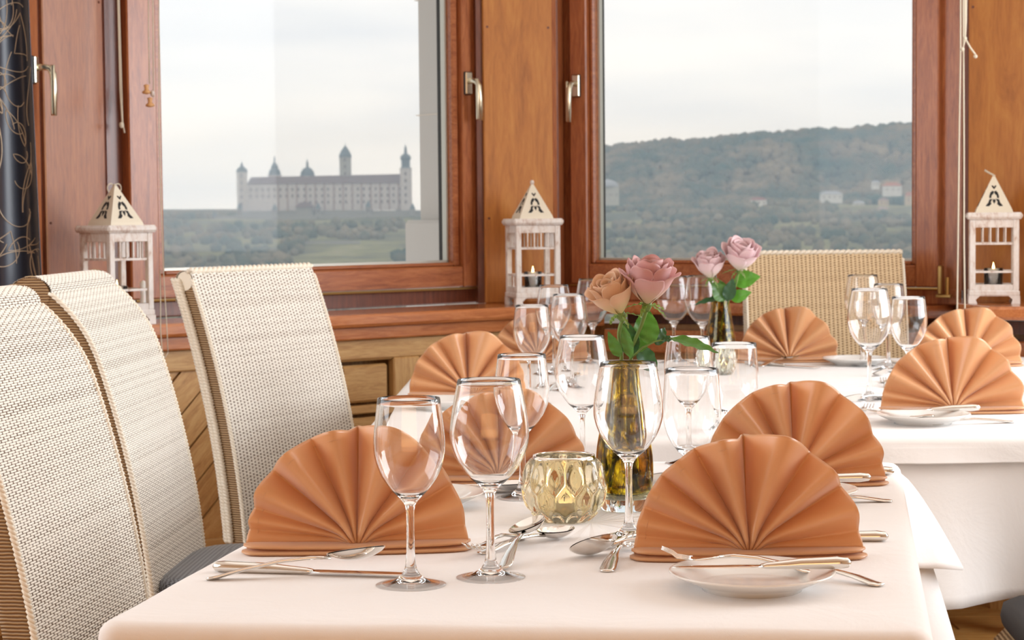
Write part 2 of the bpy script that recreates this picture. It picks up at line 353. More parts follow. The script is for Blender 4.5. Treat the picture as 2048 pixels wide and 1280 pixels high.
def window_handle(M, u, z, y, lean, parent, scale=1.0):
    "espagnolette handle: black-edged rosette, neck and hanging lever"
    h = MB(M).box(u - .014, u + .014, y - .008, y, z - .036, z + .036, .002).build('rosette_base', MAT['dark_plastic'], parent)
    MB(M).box(u - .013, u + .013, y - .014, y - .008, z - .035, z + .035, .003).build('handle_rosette', MAT['brass'], parent)
    m = MB(M)
    pts = [(u, y - .012, z + .006), (u, y - .032, z + .007), (u + lean * .2, y - .047, z + .003), (u + lean * .35, y - .055, z - .012), (u + lean * .6, y - .056, z - .05), (u + lean, y - .054, z - .118)]
    m.tube(pts, [.0095, .0085, .009, .0095, .0085, .0078], 10)
    m.box(u + lean * .3 - .010, u + lean * .3 - .004, y - .062, y - .050, z - .116, z + .012, .002)
    m.build('handle_lever', MAT['brass'], parent, True)
window_handle(LM, .562, 1.565, -.05, .012, win1); window_handle(RM, -.565, 1.563, -.05, -.004, win2)

# pillars between the windows: a board with screw plugs
def pillar(name, p0, deg, w, mat, dark=True):
    M = frame_matrix(p0, deg)
    o = struct(MB(M).box(0, w, 0, .03, .872, CEIL, .003).build(name, mat))
    MB(M).box(-.02, 0, .012, .05, .872, CEIL).box(w, w + .02, .012, .05, .872, CEIL).build('shadow_gap', MAT['mahogany_dark'], o)
    for z in (1.14, 1.74, 2.4):
        for x in (.014, w - .014): MB(M).tube([(x, -.001, z), (x, .01, z)], .004, 8).build('screw_plug', MAT['mahogany_dark'], o)
    return o
pillar('trim_1', (-.083, 6.075), 14, .226, MAT['cherry'])
MAT['glossy'] = wood('glossy_mahogany', *MAH, rough=.3, coat=1.0)
MAT['glossy'].node_tree.nodes['Principled BSDF'].inputs['Coat Roughness'].default_value = .3; MAT['glossy'].node_tree.nodes['Principled BSDF'].inputs['Coat IOR'].default_value = 2.6
pillar('trim_2', (-1.228, 5.10), 60, .232, MAT['glossy'])
pillar('trim_3', (1.335, 5.635), -38, .42, MAT['cherry'])
# return jamb beside the centre pillar and behind
struct(MB(frame_matrix((.137, 6.13), 80)).box(0, .17, -.01, .01, .872, CEIL).build('trim_4', MAT['mahogany']))
# third window on the left, only its sash edge and handle show beside the curtain
M3 = frame_matrix((-1.238, 5.075), 85)
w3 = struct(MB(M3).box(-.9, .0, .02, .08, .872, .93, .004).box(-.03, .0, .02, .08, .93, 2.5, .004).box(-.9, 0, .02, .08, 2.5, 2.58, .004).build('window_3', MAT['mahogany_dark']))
MB(M3).box(-.125, -.032, -.015, .05, .93, 2.5, .004).build('sash_stile', MAT['mahogany'], w3)
MB(M3).box(-.86, -.125, -.015, .05, .93, 1.0, .004).build('sash_rail', MAT['mahogany_x'], w3)
MB(M3).box(-.9, -.84, -.015, .05, .93, 2.5, .004).build('sash_stile', MAT['mahogany'], w3)
MB(M3).box(-.85, -.12, .02, .023, 1.0, 2.5).build('pane', MAT['pane'], w3)
window_handle(M3, -.085, 1.535, -.015, .004, w3)

# sills, aprons, head wall
def strip(name, front, back, z0, z1, mat, bev=.006):
    "plan polygon between a front and a back polyline, with a rounded front edge"
    n = len(front); V = []; Fc = []
    rows = []
    for k, (dz, inset) in enumerate(((z0, bev * .6), (z0 + bev, 0), (z1 - bev, 0), (z1 - bev * .3, bev * .3), (z1, bev))):
        rows.append([(f[0] + (b[0] - f[0]) * inset / math.dist(f, b), f[1] + (b[1] - f[1]) * inset / math.dist(f, b), dz) for f, b in zip(front, back)])
    rows.append([(b[0], b[1], z1) for b in back]); rows.append([(b[0], b[1], z0) for b in back])
    for r in rows: V += r
    m = len(rows)
    for j in range(m):
        for i in range(n - 1):
            a = j * n + i; b = ((j + 1) % m) * n + i; Fc.append((a, a + 1, b + 1, b))
    Fc.append(tuple(j * n for j in range(m))); Fc.append(tuple(j * n + n - 1 for j in range(m))[::-1])
    return struct(mesh_obj(name, V, Fc, mat, None, False))
S0 = (-1.10, 4.20); S1 = (-1.055, 4.955); S2 = (.31, 6.06); S3 = (1.215, 5.62); S4 = (1.30, 5.28); S5 = (1.80, 5.0)
B0 = (-1.35, 4.15); B1 = (-1.27, 5.08); B2 = (.22, 6.34); B3 = (1.35, 5.74); B4 = (1.55, 5.62); B5 = (1.95, 5.2)
strip('trim_5', [S0, S1, S2, S3], [B0, B1, B2, B3], .836, .872, MAT['mahogany_sill'], .008)
strip('trim_6', [(1.26, 5.44), (1.30, 5.24), S5], [(1.33, 5.74), B4, B5], .852, .889, MAT['mahogany_sill'], .008)
def shift(P, d):   # move a polyline outward (away from the room) by d
    out = []
    for i, p in enumerate(P):
        a = P[max(i - 1, 0)]; b = P[min(i + 1, len(P) - 1)]; t = Vector((b[0] - a[0], b[1] - a[1])).normalized(); out.append((p[0] - t.y * d, p[1] + t.x * d))
    return out
PL = [S0, S1, S2]
strip('trim_7', shift(PL, .028), shift(PL, .12), .798, .836, MAT['mahogany_sill'], .004)
strip('trim_8', shift([S2, S3, (1.27, 5.40), S5], .14), shift([S2, S3, (1.27, 5.40), S5], .20), .55, .836, MAT['mahogany_dark'], .002)
strip('trim_9', shift([(.28, 6.06), S3, (1.27, 5.40), S5], .03), shift([(.28, 6.06), S3, (1.27, 5.40), S5], .13), .715, .786, MAT['mahogany_sill'], .004)
HB = [(-1.45, 4.0), (-1.30, 5.1), (.02, 6.25), (.19, 6.33), (1.36, 5.7), (1.66, 5.4), (1.95, 5.05)]
strip('wall_front', shift(HB, -.07), shift(HB, .15), 2.53, CEIL, MAT['plaster'], .002)
strip('wall_bay', shift([S0, S1, S2, S3, (1.27, 5.40), S5], .14), shift([S0, S1, S2, S3, (1.27, 5.40), S5], .24), 0, .80, MAT['pine'], .002)

# pine wainscot under the left window: rails, stiles, slanting planks, raised panels
WM = frame_matrix((-.517, 5.481), 39)
wb = bpy.data.objects['wall_bay']
def pine(name, u0, u1, z0, z1, y0=-.02, y1=.012, mat='pine', bev=.004): return MB(WM).box(u0, u1, y0, y1, z0, z1, bev).build(name, MAT[mat], wb)
pine('top_rail', -.72, .95, .738, .798, mat='pine_x')
pine('bottom_rail', -.72, .95, .18, .275, mat='pine_x')
for u0, u1 in ((-.10, .02), (.205, .30), (.50, .56), (.80, .95)): pine('stile', u0, u1, .275, .738)
def clip_poly(P, inside, cut):
    out = []
    for i, a in enumerate(P):
        b = P[(i + 1) % len(P)]
        if inside(a): out.append(a)
        if inside(a) != inside(b): out.append(cut(a, b))
    return out
def slant_planks(u0, u1, z0, z1, w=.082):
    k = -12
    d = (math.cos(math.radians(45)), math.sin(math.radians(45))); nrm = (-d[1], d[0])
    for k in range(-10, 14):
        c = k * w; P = []
        for s, t in ((-2, c + .0025), (2, c + .0025), (2, c + w - .0025), (-2, c + w - .0025)): P.append((u0 + d[0] * s + nrm[0] * t, z0 + d[1] * s + nrm[1] * t))
        for ax, lim, sg in ((0, u0, 1), (0, u1, -1), (1, z0, 1), (1, z1, -1)):
            if len(P) < 3: break
            P = clip_poly(P, lambda a: (a[ax] - lim) * sg >= 0, lambda a, b: tuple(a[i] + (b[i] - a[i]) * (lim - a[ax]) / (b[ax] - a[ax]) for i in (0, 1)))
        if len(P) >= 3:
            MB(WM).prism(P, -.006 - .002 * (k % 2), .012).build('plank', MAT['pine_slant'], wb)
MAT['pine_slant'] = wood('pine_slantwise', (.40, .20, .065), (.58, .33, .12), (.70, .46, .20), rough=.45, coat=.15, scale=(2.2, 12, 12), rot=(0, -math.radians(45), math.radians(39)), ns=4)
slant_planks(-.72, -.10, .275, .738)
for u0, u1 in ((.02, .205), (.30, .50), (.56, .80)):
    for z0, z1 in ((.275, .41), (.43, .585), (.605, .738)):
        pine('mid_rail', u0, u1, z1 - .004, z1 + .02, -.014, .012, 'pine_x', .003)
        o = MB(WM).box(u0 + .012, u1 - .012, -.008, .012, z0 + .008, z1 - .016, .007).build('panel', MAT['pine_x'], wb)
strip('trim_10', shift([(-1.10, 4.2), S1, S2], -.03), shift([(-1.10, 4.2), S1, S2], .12), .235, .272, MAT['pine_x'], .008)
strip('baseboard_front', shift([(-1.10, 4.2), S1, S2], .05), shift([(-1.10, 4.2), S1, S2], .13), 0, .235, MAT['pine_x'], .004)

RW = frame_matrix((.78, 5.93), -28.2)
for i in range(6):
    MB(RW).box(-.50, .46, -.012, .02, .02 + i * .118, .134 + i * .118, .004).build('plank', MAT['pine_x2'], wb)

# exterior corner column beyond the left window
struct(MB(LM).box(.86, 1.10, .42, .60, -.5, 3.4, .012).box(.815, 1.14, .385, .63, -.5, 1.135, .012).build('pillar', MAT['exterior']))
cp = bpy.data.objects['pillar']
MB(LM).box(.858, 1.102, .417, .606, 1.90, 1.903).box(.858, 1.102, .417, .606, 1.50, 1.503).build('joint', MAT['plaster'], cp)

# ================================================================== OUTSIDE
def terrain(name, nu, nv, fn, mat, kind='structure'):
    V = [fn(i / nu, j / nv) for j in range(nv + 1) for i in range(nu + 1)]; w = nu + 1
    Fc = [(j * w + i, j * w + i + 1, (j + 1) * w + i + 1, (j + 1) * w + i) for j in range(nv) for i in range(nu)]
    o = mesh_obj(name, V, Fc, mat, None, True); o['kind'] = kind; return o
def nz3(x, y, z=0): return mnoise.noise(Vector((x, y, z)))
def lerp_t(T, x):
    for (a, va), (b, vb) in zip(T, T[1:]):
        if x <= b: return va + (vb - va) * max(0, (x - a)) / (b - a)
    return T[-1][1]
crest = [(-300, 0), (-60, 0), (0, 40), (92, 68.5), (145, 73), (196, 77), (248, 81.5), (300, 84), (352, 87), (419, 91), (700, 108), (1400, 95)]
def big_hill(u, v):
    x = -300 + 1600 * u; h = lerp_t(crest, x); y = 1650 + 700 * v; t = min(1, v / .5); s = t * t * (3 - 2 * t) if v < .5 else 1 - (v - .5) * .4
    bump_ = 5 * nz3(x * .012, y * .012) * min(1, t + .2) + 1.5 * nz3(x * .05, y * .05)
    return (x, y, 6 + (h - 8) * s + bump_ - 2.5)
hill = terrain('hill', 130, 60, big_hill, MAT['forest'])
def near_bank(u, v):
    x = -900 + 2200 * u; y = 620 + 1080 * v
    z = lerp_t([(620, -42), (900, -36), (1150, -26), (1400, -4), (1500, 3), (1700, 6)], y) + 4 * nz3(x * .009, y * .009, 5) + 1.2 * nz3(x * .04, y * .04)
    if x < 0: z = min(z, 1 + nz3(x * .02, 3)) - .5
    return (x, y, z)
terrain('slope', 150, 70, near_bank, MAT['slope'])
terrain('valley', 40, 20, lambda u, v: (-900 + 2200 * u, 60 + 600 * v, -30 - 14 * v), MAT['slope'])
terrain('far_hills', 60, 10, lambda u, v: (-2600 + 5200 * u, 5200 + 1500 * v, 2 + (24 + 10 * math.sin(u * 9) + 6 * nz3(u * 9, 2)) * min(1, v * 2)), MAT['forest'], 'structure')

# tree crowns standing on the slopes: nobody could count them
ICO_V, ICO_F = [], []
phi = (1 + 5 ** .5) / 2
for a, b, c in ((-1, phi, 0), (1, phi, 0), (-1, -phi, 0), (1, -phi, 0), (0, -1, phi), (0, 1, phi), (0, -1, -phi), (0, 1, -phi), (phi, 0, -1), (phi, 0, 1), (-phi, 0, -1), (-phi, 0, 1)):
    ICO_V.append(Vector((a, b, c)).normalized())
ICO_F = [(0, 11, 5), (0, 5, 1), (0, 1, 7), (0, 7, 10), (0, 10, 11), (1, 5, 9), (5, 11, 4), (11, 10, 2), (10, 7, 6), (7, 1, 8), (3, 9, 4), (3, 4, 2), (3, 2, 6), (3, 6, 8), (3, 8, 9), (4, 9, 5), (2, 4, 11), (6, 2, 10), (8, 6, 7), (9, 8, 1)]
def crowns(name, n, place, size, mat, label):
    V = []; Fc = []; R = random.Random(3)
    for i in range(n):
        x, y, z = place(R); s = size(R); b = len(V)
        for v in ICO_V:
            k = s * R.uniform(.75, 1.2); V.append((x + v.x * k, y + v.y * k, z + v.z * k * 1.15))
        Fc += [tuple(b + q for q in f) for f in ICO_F]
    o = mesh_obj(name, V, Fc, mat, None, True); tag(o, label, 'trees', kind='stuff'); return o
HOUSES = [(1518, 1640, 13), (1664, 1650, 18), (1786, 1660, 15), (1752, 1680, 6), (1719, 1600, 9), (1768, 1610, 8), (1768, 1560, 9), (1823, 1620, 9), (1216, 1560, 18), (719, 1263, 44)]
def clear(x, y): return all(not (abs(x - (a - 1024) / 3850 * b) < c / 2 + 9 and b - 190 < y < b + 24) for a, b, c in HOUSES)
def on_big(R):
    while True:
        u = R.uniform(.18, .58); v = R.uniform(0, .53) ** 1.0; p = big_hill(u, v)
        if clear(p[0], p[1]): return (p[0], p[1], p[2] + 2)
def on_bank(R):
    while True:
        u = R.uniform(.25, .68); v = R.uniform(0, .95); p = near_bank(u, v)
        if -235 < p[0] < -60 and 1380 < p[1] < 1560: continue
        if nz3(p[0] * .008, p[1] * .008, 9) < -.25 or not clear(p[0], p[1]): continue
        return (p[0], p[1], p[2] + 1.5)
crowns('hillside_forest', 6000, on_big, lambda R: R.uniform(3.2, 6.5), MAT['forest'], 'bare winter forest covering the long wooded hill seen through the right window')
crowns('valley_trees', 5200, on_bank, lambda R: R.uniform(2.2, 5.0), forest_mat('bare_trees', ((.06, .10, .08), (.14, .14, .10), (.24, .20, .14), (.32, .27, .19)), .02), 'grey-brown bare trees and scrub on the slopes below the fortress and the villas')

# fortress on its hill
Mw = simple('pale_fortress_render', (.62, .56, .53), .9); Mr = simple('brown_red_roof', (.17, .115, .11), .9); Ms = simple('blue_grey_slate', (.12, .15, .17), .7); Mst = simple('grey_sandstone', (.33, .31, .28), .9); Mwin = simple('dark_window', (.16, .12, .12), .5)
fort = empty('fortress', (0, 1500, 0)); tag(fort, 'pale hilltop fortress with long roofed wing and domed towers', 'fortress')
def fb(name, x0, x1, y0, y1, z0, z1, mat, parent=fort): return MB().box(x0, x1, y0 - 1500, y1 - 1500, z0, z1).build(name, mat, parent)
K = 1500 / 3850
def X(px): return (px - 1024) * K
long_wing = fb('wing', X(498), X(808), 1500, 1518, 6, 27.5, Mw)
rf = MB().add([(X(498), -1, 27), (X(808), -1, 27), (X(808), 19, 27), (X(498), 19, 27), (X(503), 9, 32.5), (X(806), 9, 34)], [(0, 1, 5, 4), (1, 2, 5), (2, 3, 4, 5), (3, 0, 4), (0, 3, 2, 1)]).build('roof', Mr, fort)
wn = MB()
for r_, z in enumerate((12.5, 17.5, 22.5)):
    for i in range(26):
        x = X(505) + i * (X(802) - X(505)) / 25.0
        if r_ == 0 and i < 9: continue
        wn.box(x - .65, x + .65, -.3, .1, z - 1.1, z + 1.1)
o = wn.build('windows', Mwin, long_wing); o['kind'] = 'stuff'
pl = MB()
for i in range(14): x = X(560) + i * (X(800) - X(560)) / 13.0; pl.box(x - .5, x + .5, -.6, .1, 6, 27)
o = pl.build('buttresses', simple('reddish_stone', (.40, .29, .26), .9), long_wing); o['kind'] = 'stuff'
def tower(px, r, z0, z1, roof, mat=Mw, rmat=Ms, y=0, band=None):
    t = MB().lathe([(r, z0), (r, z1), (r * 1.08, z1 + .3), (r * 1.08, z1 + 1)], 14, (X(px), y, 0)).build('tower', mat, fort)
    MB().lathe([(a, z1 + 1 + b) for a, b in roof], 14, (X(px), y, 0)).build('tower_roof', rmat, t)
    ww = MB()
    for z in np.arange(z0 + 8, z1, 5.5): ww.box(X(px) - .7, X(px) + .7, y - r - .3, y - r + .6, z - 1.2, z + 1.2)
    if len(ww.V): q = ww.build('windows', Mwin, t); q['kind'] = 'stuff'
    return t
tower(488, 4.1, -2, 35.5, [(4.6, 0), (4.2, 1.6), (2.6, 3.4), (1.1, 4.6), (.9, 6), (.25, 7.5), (.1, 9)])
tower(815, 4.6, 4, 37.2, [(4.4, 0), (3.4, 1.0), (3.4, 6.2), (3.9, 6.6), (4.3, 8.2), (3.4, 10), (1.2, 11.5), (1.0, 14.5), (1.2, 15), (.3, 17.5), (.1, 19)])
tower(692, 4.6, 10, 46.5, [(4.9, 0), (4.9, 1.5), (3.2, 5.2), (1.2, 8), (.2, 9.5), (.08, 12)], simple('grey_keep_stone', (.40, .38, .34), .9), y=12)
tower(549, 5.2, 10, 33, [(5.0, 0), (4.0, 4.4), (2.6, 5.0), (2.9, 6.6), (1.6, 9), (.7, 10), (.6, 13), (.1, 15.5)], y=14)
tower(615, 5.6, 10, 32, [(5.8, 0), (5.2, 3.2), (3.4, 5.8), (1.0, 7.2), (.9, 10.5), (.25, 12.5), (.08, 14)], y=14)
for px, zt in ((437, 5.5), (487, 11.5), (556, 10.5), (642, 11), (741, 12), (829, 10)):
    tower(px, 2.0, -8, zt - 4.5, [(2.3, 0), (1.3, 2.2), (.1, 4.6)], Mst, y=-12)
fb('rampart', X(437), X(852), 1486, 1489, -9, 2.6, Mst); fb('rampart', X(487), X(852), 1493, 1495, -6, 5.5, Mst)
fb('gatehouse', X(598), X(630), 1489, 1497, 0, 8.5, Mst); MB().add([(X(596), -12, 8.5), (X(632), -12, 8.5), (X(632), -2, 8.5), (X(596), -2, 8.5), (X(605), -7, 12.5), (X(623), -7, 12.5)], [(0, 1, 5, 4), (1, 2, 5), (2, 3, 4, 5), (3, 0, 4)]).build('roof', Mr, fort)
# terraced wall on the slope under the fortress
tw = MB().box(X(668), X(770), 1262 - 1300, 1264 - 1300, -27, -15).build('retaining_wall', simple('pale_retaining_stone', (.36, .34, .31), .9), None, loc=(0, 1300, 0)); tag(tw, 'pale stone retaining wall on the slope below the fortress', 'wall')

# houses on the right-hand hill
def house(name, px, py, Y, w, h, d, wall, roof, label, rh=.45, dome=False):
    p = at(px, py, Y); r = empty(name, (p.x, Y, p.z)); tag(r, label, 'house')
    b = MB().box(-w / 2, w / 2, 0, d, -2, h).build('walls', wall, r)
    if dome: MB().lathe([(w * .5, 0), (w * .5, h * .10), (w * .4, h * .30), (w * .22, h * .42), (.3, h * .48)], 16, (0, d / 2, h)).build('roof', roof, r)
    else: MB().add([(-w * .55, -.5, h), (w * .55, -.5, h), (w * .55, d + .5, h), (-w * .55, d + .5, h), (-w * .3, d / 2, h * (1 + rh)), (w * .3, d / 2, h * (1 + rh))], [(0, 1, 5, 4), (1, 2, 5), (2, 3, 4, 5), (3, 0, 4), (0, 3, 2, 1)]).build('roof', roof, r)
    n = max(2, int(w / 4))
    for i in range(n):
        x = -w / 2 + w * (i + .5) / n
        MB().box(x - .5, x + .5, -.15, .1, h * .45, h * .45 + 1.5).build('window', Mwin, b)
Hw = simple('white_house_render', (.78, .76, .73), .8); Ho = simple('ochre_house_render', (.62, .48, .33), .8); Hr = simple('terracotta_roof', (.42, .16, .10), .8); Hg = simple('grey_roof', (.36, .37, .40), .8)
house('villa', 1518, 413, 1640, 13, 5.5, 9, Hw, simple('dusky_red_roof', (.27, .11, .10), .8), 'white villa with dusky red hipped roof, nearest the meadow')
house('villa', 1664, 402, 1650, 18, 6, 10, Hw, Hg, 'wide white villa under a pale grey roof')
house('villa', 1786, 388, 1660, 15, 7, 10, Hw, Hr, 'tall white villa with bright terracotta roof above the others')
house('villa', 1752, 374, 1680, 6, 4, 6, Hw, Hg, 'small white cottage up the hill, left of the terracotta-roofed villa')
house('villa', 1719, 417, 1600, 9, 4.5, 6, simple('beige_render', (.60, .56, .50), .8), Hg, 'beige cottage with grey roof below the terracotta-roofed villa')
house('villa', 1768, 413, 1610, 8, 5, 6, Ho, simple('dusky_roof', (.30, .2, .18), .8), 'small ochre cottage directly below the terracotta-roofed villa')
house('villa', 1768, 430, 1560, 9, 4.5, 6, Hw, simple('pinkish_roof', (.42, .30, .28), .8), 'low white house with pinkish roof, lowest on the hillside')
house('villa', 1823, 408, 1620, 9, 7, 7, Ho, Hr, 'ochre house beside the right edge of the window')
house('pavilion', 1216, 406, 1560, 18, 13, 14, simple('sandstone_hall', (.50, .48, .42), .9), Hg, 'sandstone hall with domed grey roof seen beside the left edge of the right window', dome=True)

# haze of a damp winter day over the valley
def haze():
    w = NM('valley_haze'); w.t.nodes.remove(w.b); v = w.n('ShaderNodeVolumeScatter'); v.inputs['Color'].default_value = (.62, .79, 1, 1); v.inputs['Density'].default_value = .00048
    w.l(v.outputs[0], w.out.inputs['Volume']); return w.m
hz = MB().box(-1500, 1500, 300, 1440, -120, 60).build('haze', haze()); tag(hz, 'thin bluish haze over the valley and hills outside the windows', 'haze', kind='stuff')

# ================================================================== TABLES AND CLOTHS
def rounded_rect(w, l, r, n=10, m=34):
    "points and outward normals round a rectangle centred on the origin"
    P = []
    for cx, cy, a0, sx, sy in ((w / 2 - r, -l / 2 + r, -90, 1, 0), (w / 2 - r, l / 2 - r, 0, 0, 1), (-w / 2 + r, l / 2 - r, 90, -1, 0), (-w / 2 + r, -l / 2 + r, 180, 0, -1)):
        for k in range(n + 1):
            a = math.radians(a0 + 90 * k / n); P.append((cx + r * math.cos(a), cy + r * math.sin(a), math.cos(a), math.sin(a), k / n))
        a = math.radians(a0 + 90); ex, ey = P[-1][0], P[-1][1]
        L = (l if sx == 1 or sx == -1 else w) - 2 * r
        tx, ty = -math.sin(a), math.cos(a)
        for k in range(1, m): P.append((ex + tx * L * k / m, ey + ty * L * k / m, math.cos(a), math.sin(a), -1))
    return P
def drape(name, cx, cy, w, l, yaw, top, drop, mat, corner_flare=.07, fold=.012, waves=9, corner_drop=1.15, seed=0, th=.0014, r=.022, lift=.0, extra=None, shear=0.0):
    P = rounded_rect(w, l, r); n = len(P); V = []; rings = []
    per = 0; T = [0]
    for i in range(n): per += math.dist(P[i][:2], P[(i + 1) % n][:2]); T.append(per)
    def ring(fn): rings.append([fn(*P[i], T[i] / per) for i in range(n)])
    e = .016
    for s in (.0, .35, .6, .78, .9, .965): ring(lambda x, y, nx, ny, c, t, s=s: ((x - nx * e) * s + (0), (y - ny * e) * (s if abs(y) < 1e9 else 1), top + (.0005 * nz3(x * s * 9, y * s * 9, seed) if s > .7 else 0)))
    for a in (0, 22, 45, 68, 90):
        q = math.radians(a); ring(lambda x, y, nx, ny, c, t, q=q: (x - nx * (e - e * math.sin(q)), y - ny * (e - e * math.sin(q)), top - e + e * math.cos(q) - .0008 * (1 + nz3(t * 40, q, seed))))
    H = 14
    for j in range(1, H + 1):
        h = j / H
        def f(x, y, nx, ny, c, t, h=h):
            k = 0; cf = 0
            for ci, (cxn, cyn) in enumerate(((w / 2, -l / 2), (w / 2, l / 2), (-w / 2, l / 2), (-w / 2, -l / 2))):
                kk = math.exp(-((math.dist((x, y), (cxn, cyn))) / .075) ** 2); k = max(k, kk); cf += kk * (corner_flare[ci] if isinstance(corner_flare, tuple) else corner_flare)
            amp = fold * h ** 1.15
            wv = math.sin(t * per * 2 * PI * waves / per * 1.0 + seed + 1.5 * nz3(t * 7, seed)) + .6 * nz3(t * 26, h * .8, seed)
            off = amp * (wv + 1) * (1 - .6 * k) + cf * h ** .8 + .004 * h
            if extra: off += extra(x, y, h)
            z = top - e - (drop * (1 + (corner_drop - 1) * k) - e) * h
            return (x + nx * off, y + ny * off, z)
        ring(f)
    for R_ in rings: V += [(x, y + shear * x, z) for x, y, z in R_]
    Fc = []
    for j in range(len(rings) - 1):
        for i in range(n): Fc.append((j * n + i, j * n + (i + 1) % n, (j + 1) * n + (i + 1) % n, (j + 1) * n + i))
    o = mesh_obj(name, V, Fc, mat, None, True); o.location = (cx, cy, lift); o.rotation_euler = (0, 0, yaw)
    solidify(o, th, -1); return o
def table(cx, cy, w, l, yaw, label, shear=0):
    r = empty('dining_table', (cx, cy, 0), yaw); tag(r, label, 'table')
    MB().box(-w / 2 + .004, w / 2 - .004, -l / 2 + .004 + abs(shear) * w / 2, l / 2 - .004 - abs(shear) * w / 2, .715, .7425, .004).build('tabletop', MAT['pine'], r)
    MB().box(-w / 2 + .07, w / 2 - .07, -l / 2 + .07, l / 2 - .07, .64, .715).build('apron', MAT['pine'], r)
    for sx in (-1, 1):
        for sy in (-1, 1): MB().box(sx * (w / 2 - .09) - .03, sx * (w / 2 - .09) + .03, sy * (l / 2 - .09) - .03, sy * (l / 2 - .09) + .03, 0, .64, .004).build('leg', MAT['pine'], r)
YAW1 = math.radians(-10)
T1 = (.100, 2.475); W1, L1 = .805, 1.27
table(T1[0], T1[1], W1, L1, YAW1, 'small rectangular table under a white cloth, nearest one, set for four', .075)
c = drape('tablecloth', T1[0], T1[1], W1 - .004, L1 - .004, YAW1, .7465, .36, MAT['linen'], (.0, .13, .04, .0), .008, 13, 1.1, 4, shear=.075); tag(c, 'long white undercloth on the near table, its hem far below the overcloth', 'tablecloth')
c = drape('tablecloth', T1[0], T1[1], W1 + .012, L1 + .012, YAW1, .7500, .15, MAT['linen'], (.004, .105, .03, .004), .002, 5, 1.15, 1, r=.026, shear=.075); tag(c, 'white overcloth with creased top on the near table, hem falling to a pointed corner', 'tablecloth')
T2 = (.60, 4.325); W2, L2 = 1.72, 1.86; YAW2 = math.radians(-1.2)
table(T2[0], T2[1], W2, L2, YAW2, 'long table behind the near one under a white cloth with a long skirt')
c = drape('tablecloth', T2[0], T2[1], W2 - .004, L2 - .004, YAW2, .7465, .285, MAT['linen'], .05, .048, 21, 1.05, 8); tag(c, 'long beige-shaded skirt cloth hanging in folds from the far table', 'tablecloth')
c = drape('tablecloth', T2[0], T2[1], W2 + .012, L2 + .012, YAW2, .7500, .045, MAT['linen'], .01, .006, 24, 1.1, 3, r=.05); tag(c, 'white overcloth on the far table with a short wavy hem', 'tablecloth')
TZ = .7500

# ================================================================== WICKER CHAIRS
SEAT_Z = .455
def back_curve(s, curl):
    "front face of the back: s = 0 at the seat, 1 at the top; returns (setback, z)"
    x = -.045 * s - .09 * s * s; z = .44 + .575 * s
    if curl and s > .76: x -= .042 * ((s - .76) / .24) ** 2.6
    return x, z
def weave_mesh(name, curl, wid=.45, th=.045):
    "the woven face wraps over the top and down the back of the chair; strands are modelled over and under"
    path = [back_curve(i / 60, curl) for i in range(61)]
    tx, tz = path[-1]
    rb = th / 2 + (.015 if curl else 0)
    for k in range(1, 13):
        a = PI / 2 * 0 + PI * k / 12 * (1.0); path.append((tx - rb + rb * math.cos(a), tz + rb * .75 * math.sin(a)))
    for k in range(1, 6): path.append((path[72][0] + (.01 if curl else 0) * k / 5 * 1.5, path[72][1] - .05 * k / 5))
    path = np.array(path); seg = np.sqrt((np.diff(path, axis=0) ** 2).sum(1)); cum = np.concatenate([[0], np.cumsum(seg)]); L = cum[-1]
    cu = .0118; cv = .0037; nu = int(wid / cu); nv = int(L / cv); su, sv = 7, 3
    U = np.arange(nu * su + 1) / su; Vv = np.arange(nv * sv + 1) / sv
    uu, vv = np.meshgrid(U, Vv)
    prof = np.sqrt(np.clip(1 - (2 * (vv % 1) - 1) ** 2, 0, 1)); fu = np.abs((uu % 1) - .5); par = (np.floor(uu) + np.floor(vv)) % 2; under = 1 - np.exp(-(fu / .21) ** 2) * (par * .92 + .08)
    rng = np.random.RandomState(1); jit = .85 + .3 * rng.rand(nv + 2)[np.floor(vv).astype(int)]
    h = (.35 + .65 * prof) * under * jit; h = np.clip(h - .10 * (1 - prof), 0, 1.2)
    d = vv * L / nv; px = np.interp(d, cum, path[:, 0]); pz = np.interp(d, cum, path[:, 1])
    gx = np.gradient(px, axis=0); gz = np.gradient(pz, axis=0); g = np.sqrt(gx ** 2 + gz ** 2) + 1e-9; nx, nz_ = gz / g, -gx / g
    amp = .0030; X_ = px + nx * h * amp; Z_ = pz + nz_ * h * amp; Y_ = (uu / nu - .5) * wid
    V = np.stack([X_, Y_, Z_], -1).reshape(-1, 3); w = uu.shape[1]; hgt = uu.shape[0]
    idx = np.arange(w * hgt).reshape(hgt, w); F_ = np.stack([idx[:-1, :-1], idx[:-1, 1:], idx[1:, 1:], idx[1:, :-1]], -1).reshape(-1, 4)
    me = bpy.data.meshes.new(name); me.vertices.add(len(V)); me.vertices.foreach_set('co', V.ravel()); me.loops.add(F_.size); me.loops.foreach_set('vertex_index', F_.ravel())
    me.polygons.add(len(F_)); me.polygons.foreach_set('loop_start', np.arange(0, F_.size, 4)); me.polygons.foreach_set('loop_total', np.full(len(F_), 4)); me.update(calc_edges=True)
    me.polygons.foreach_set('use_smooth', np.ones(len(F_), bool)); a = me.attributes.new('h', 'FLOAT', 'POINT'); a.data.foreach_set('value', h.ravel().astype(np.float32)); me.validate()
    return me
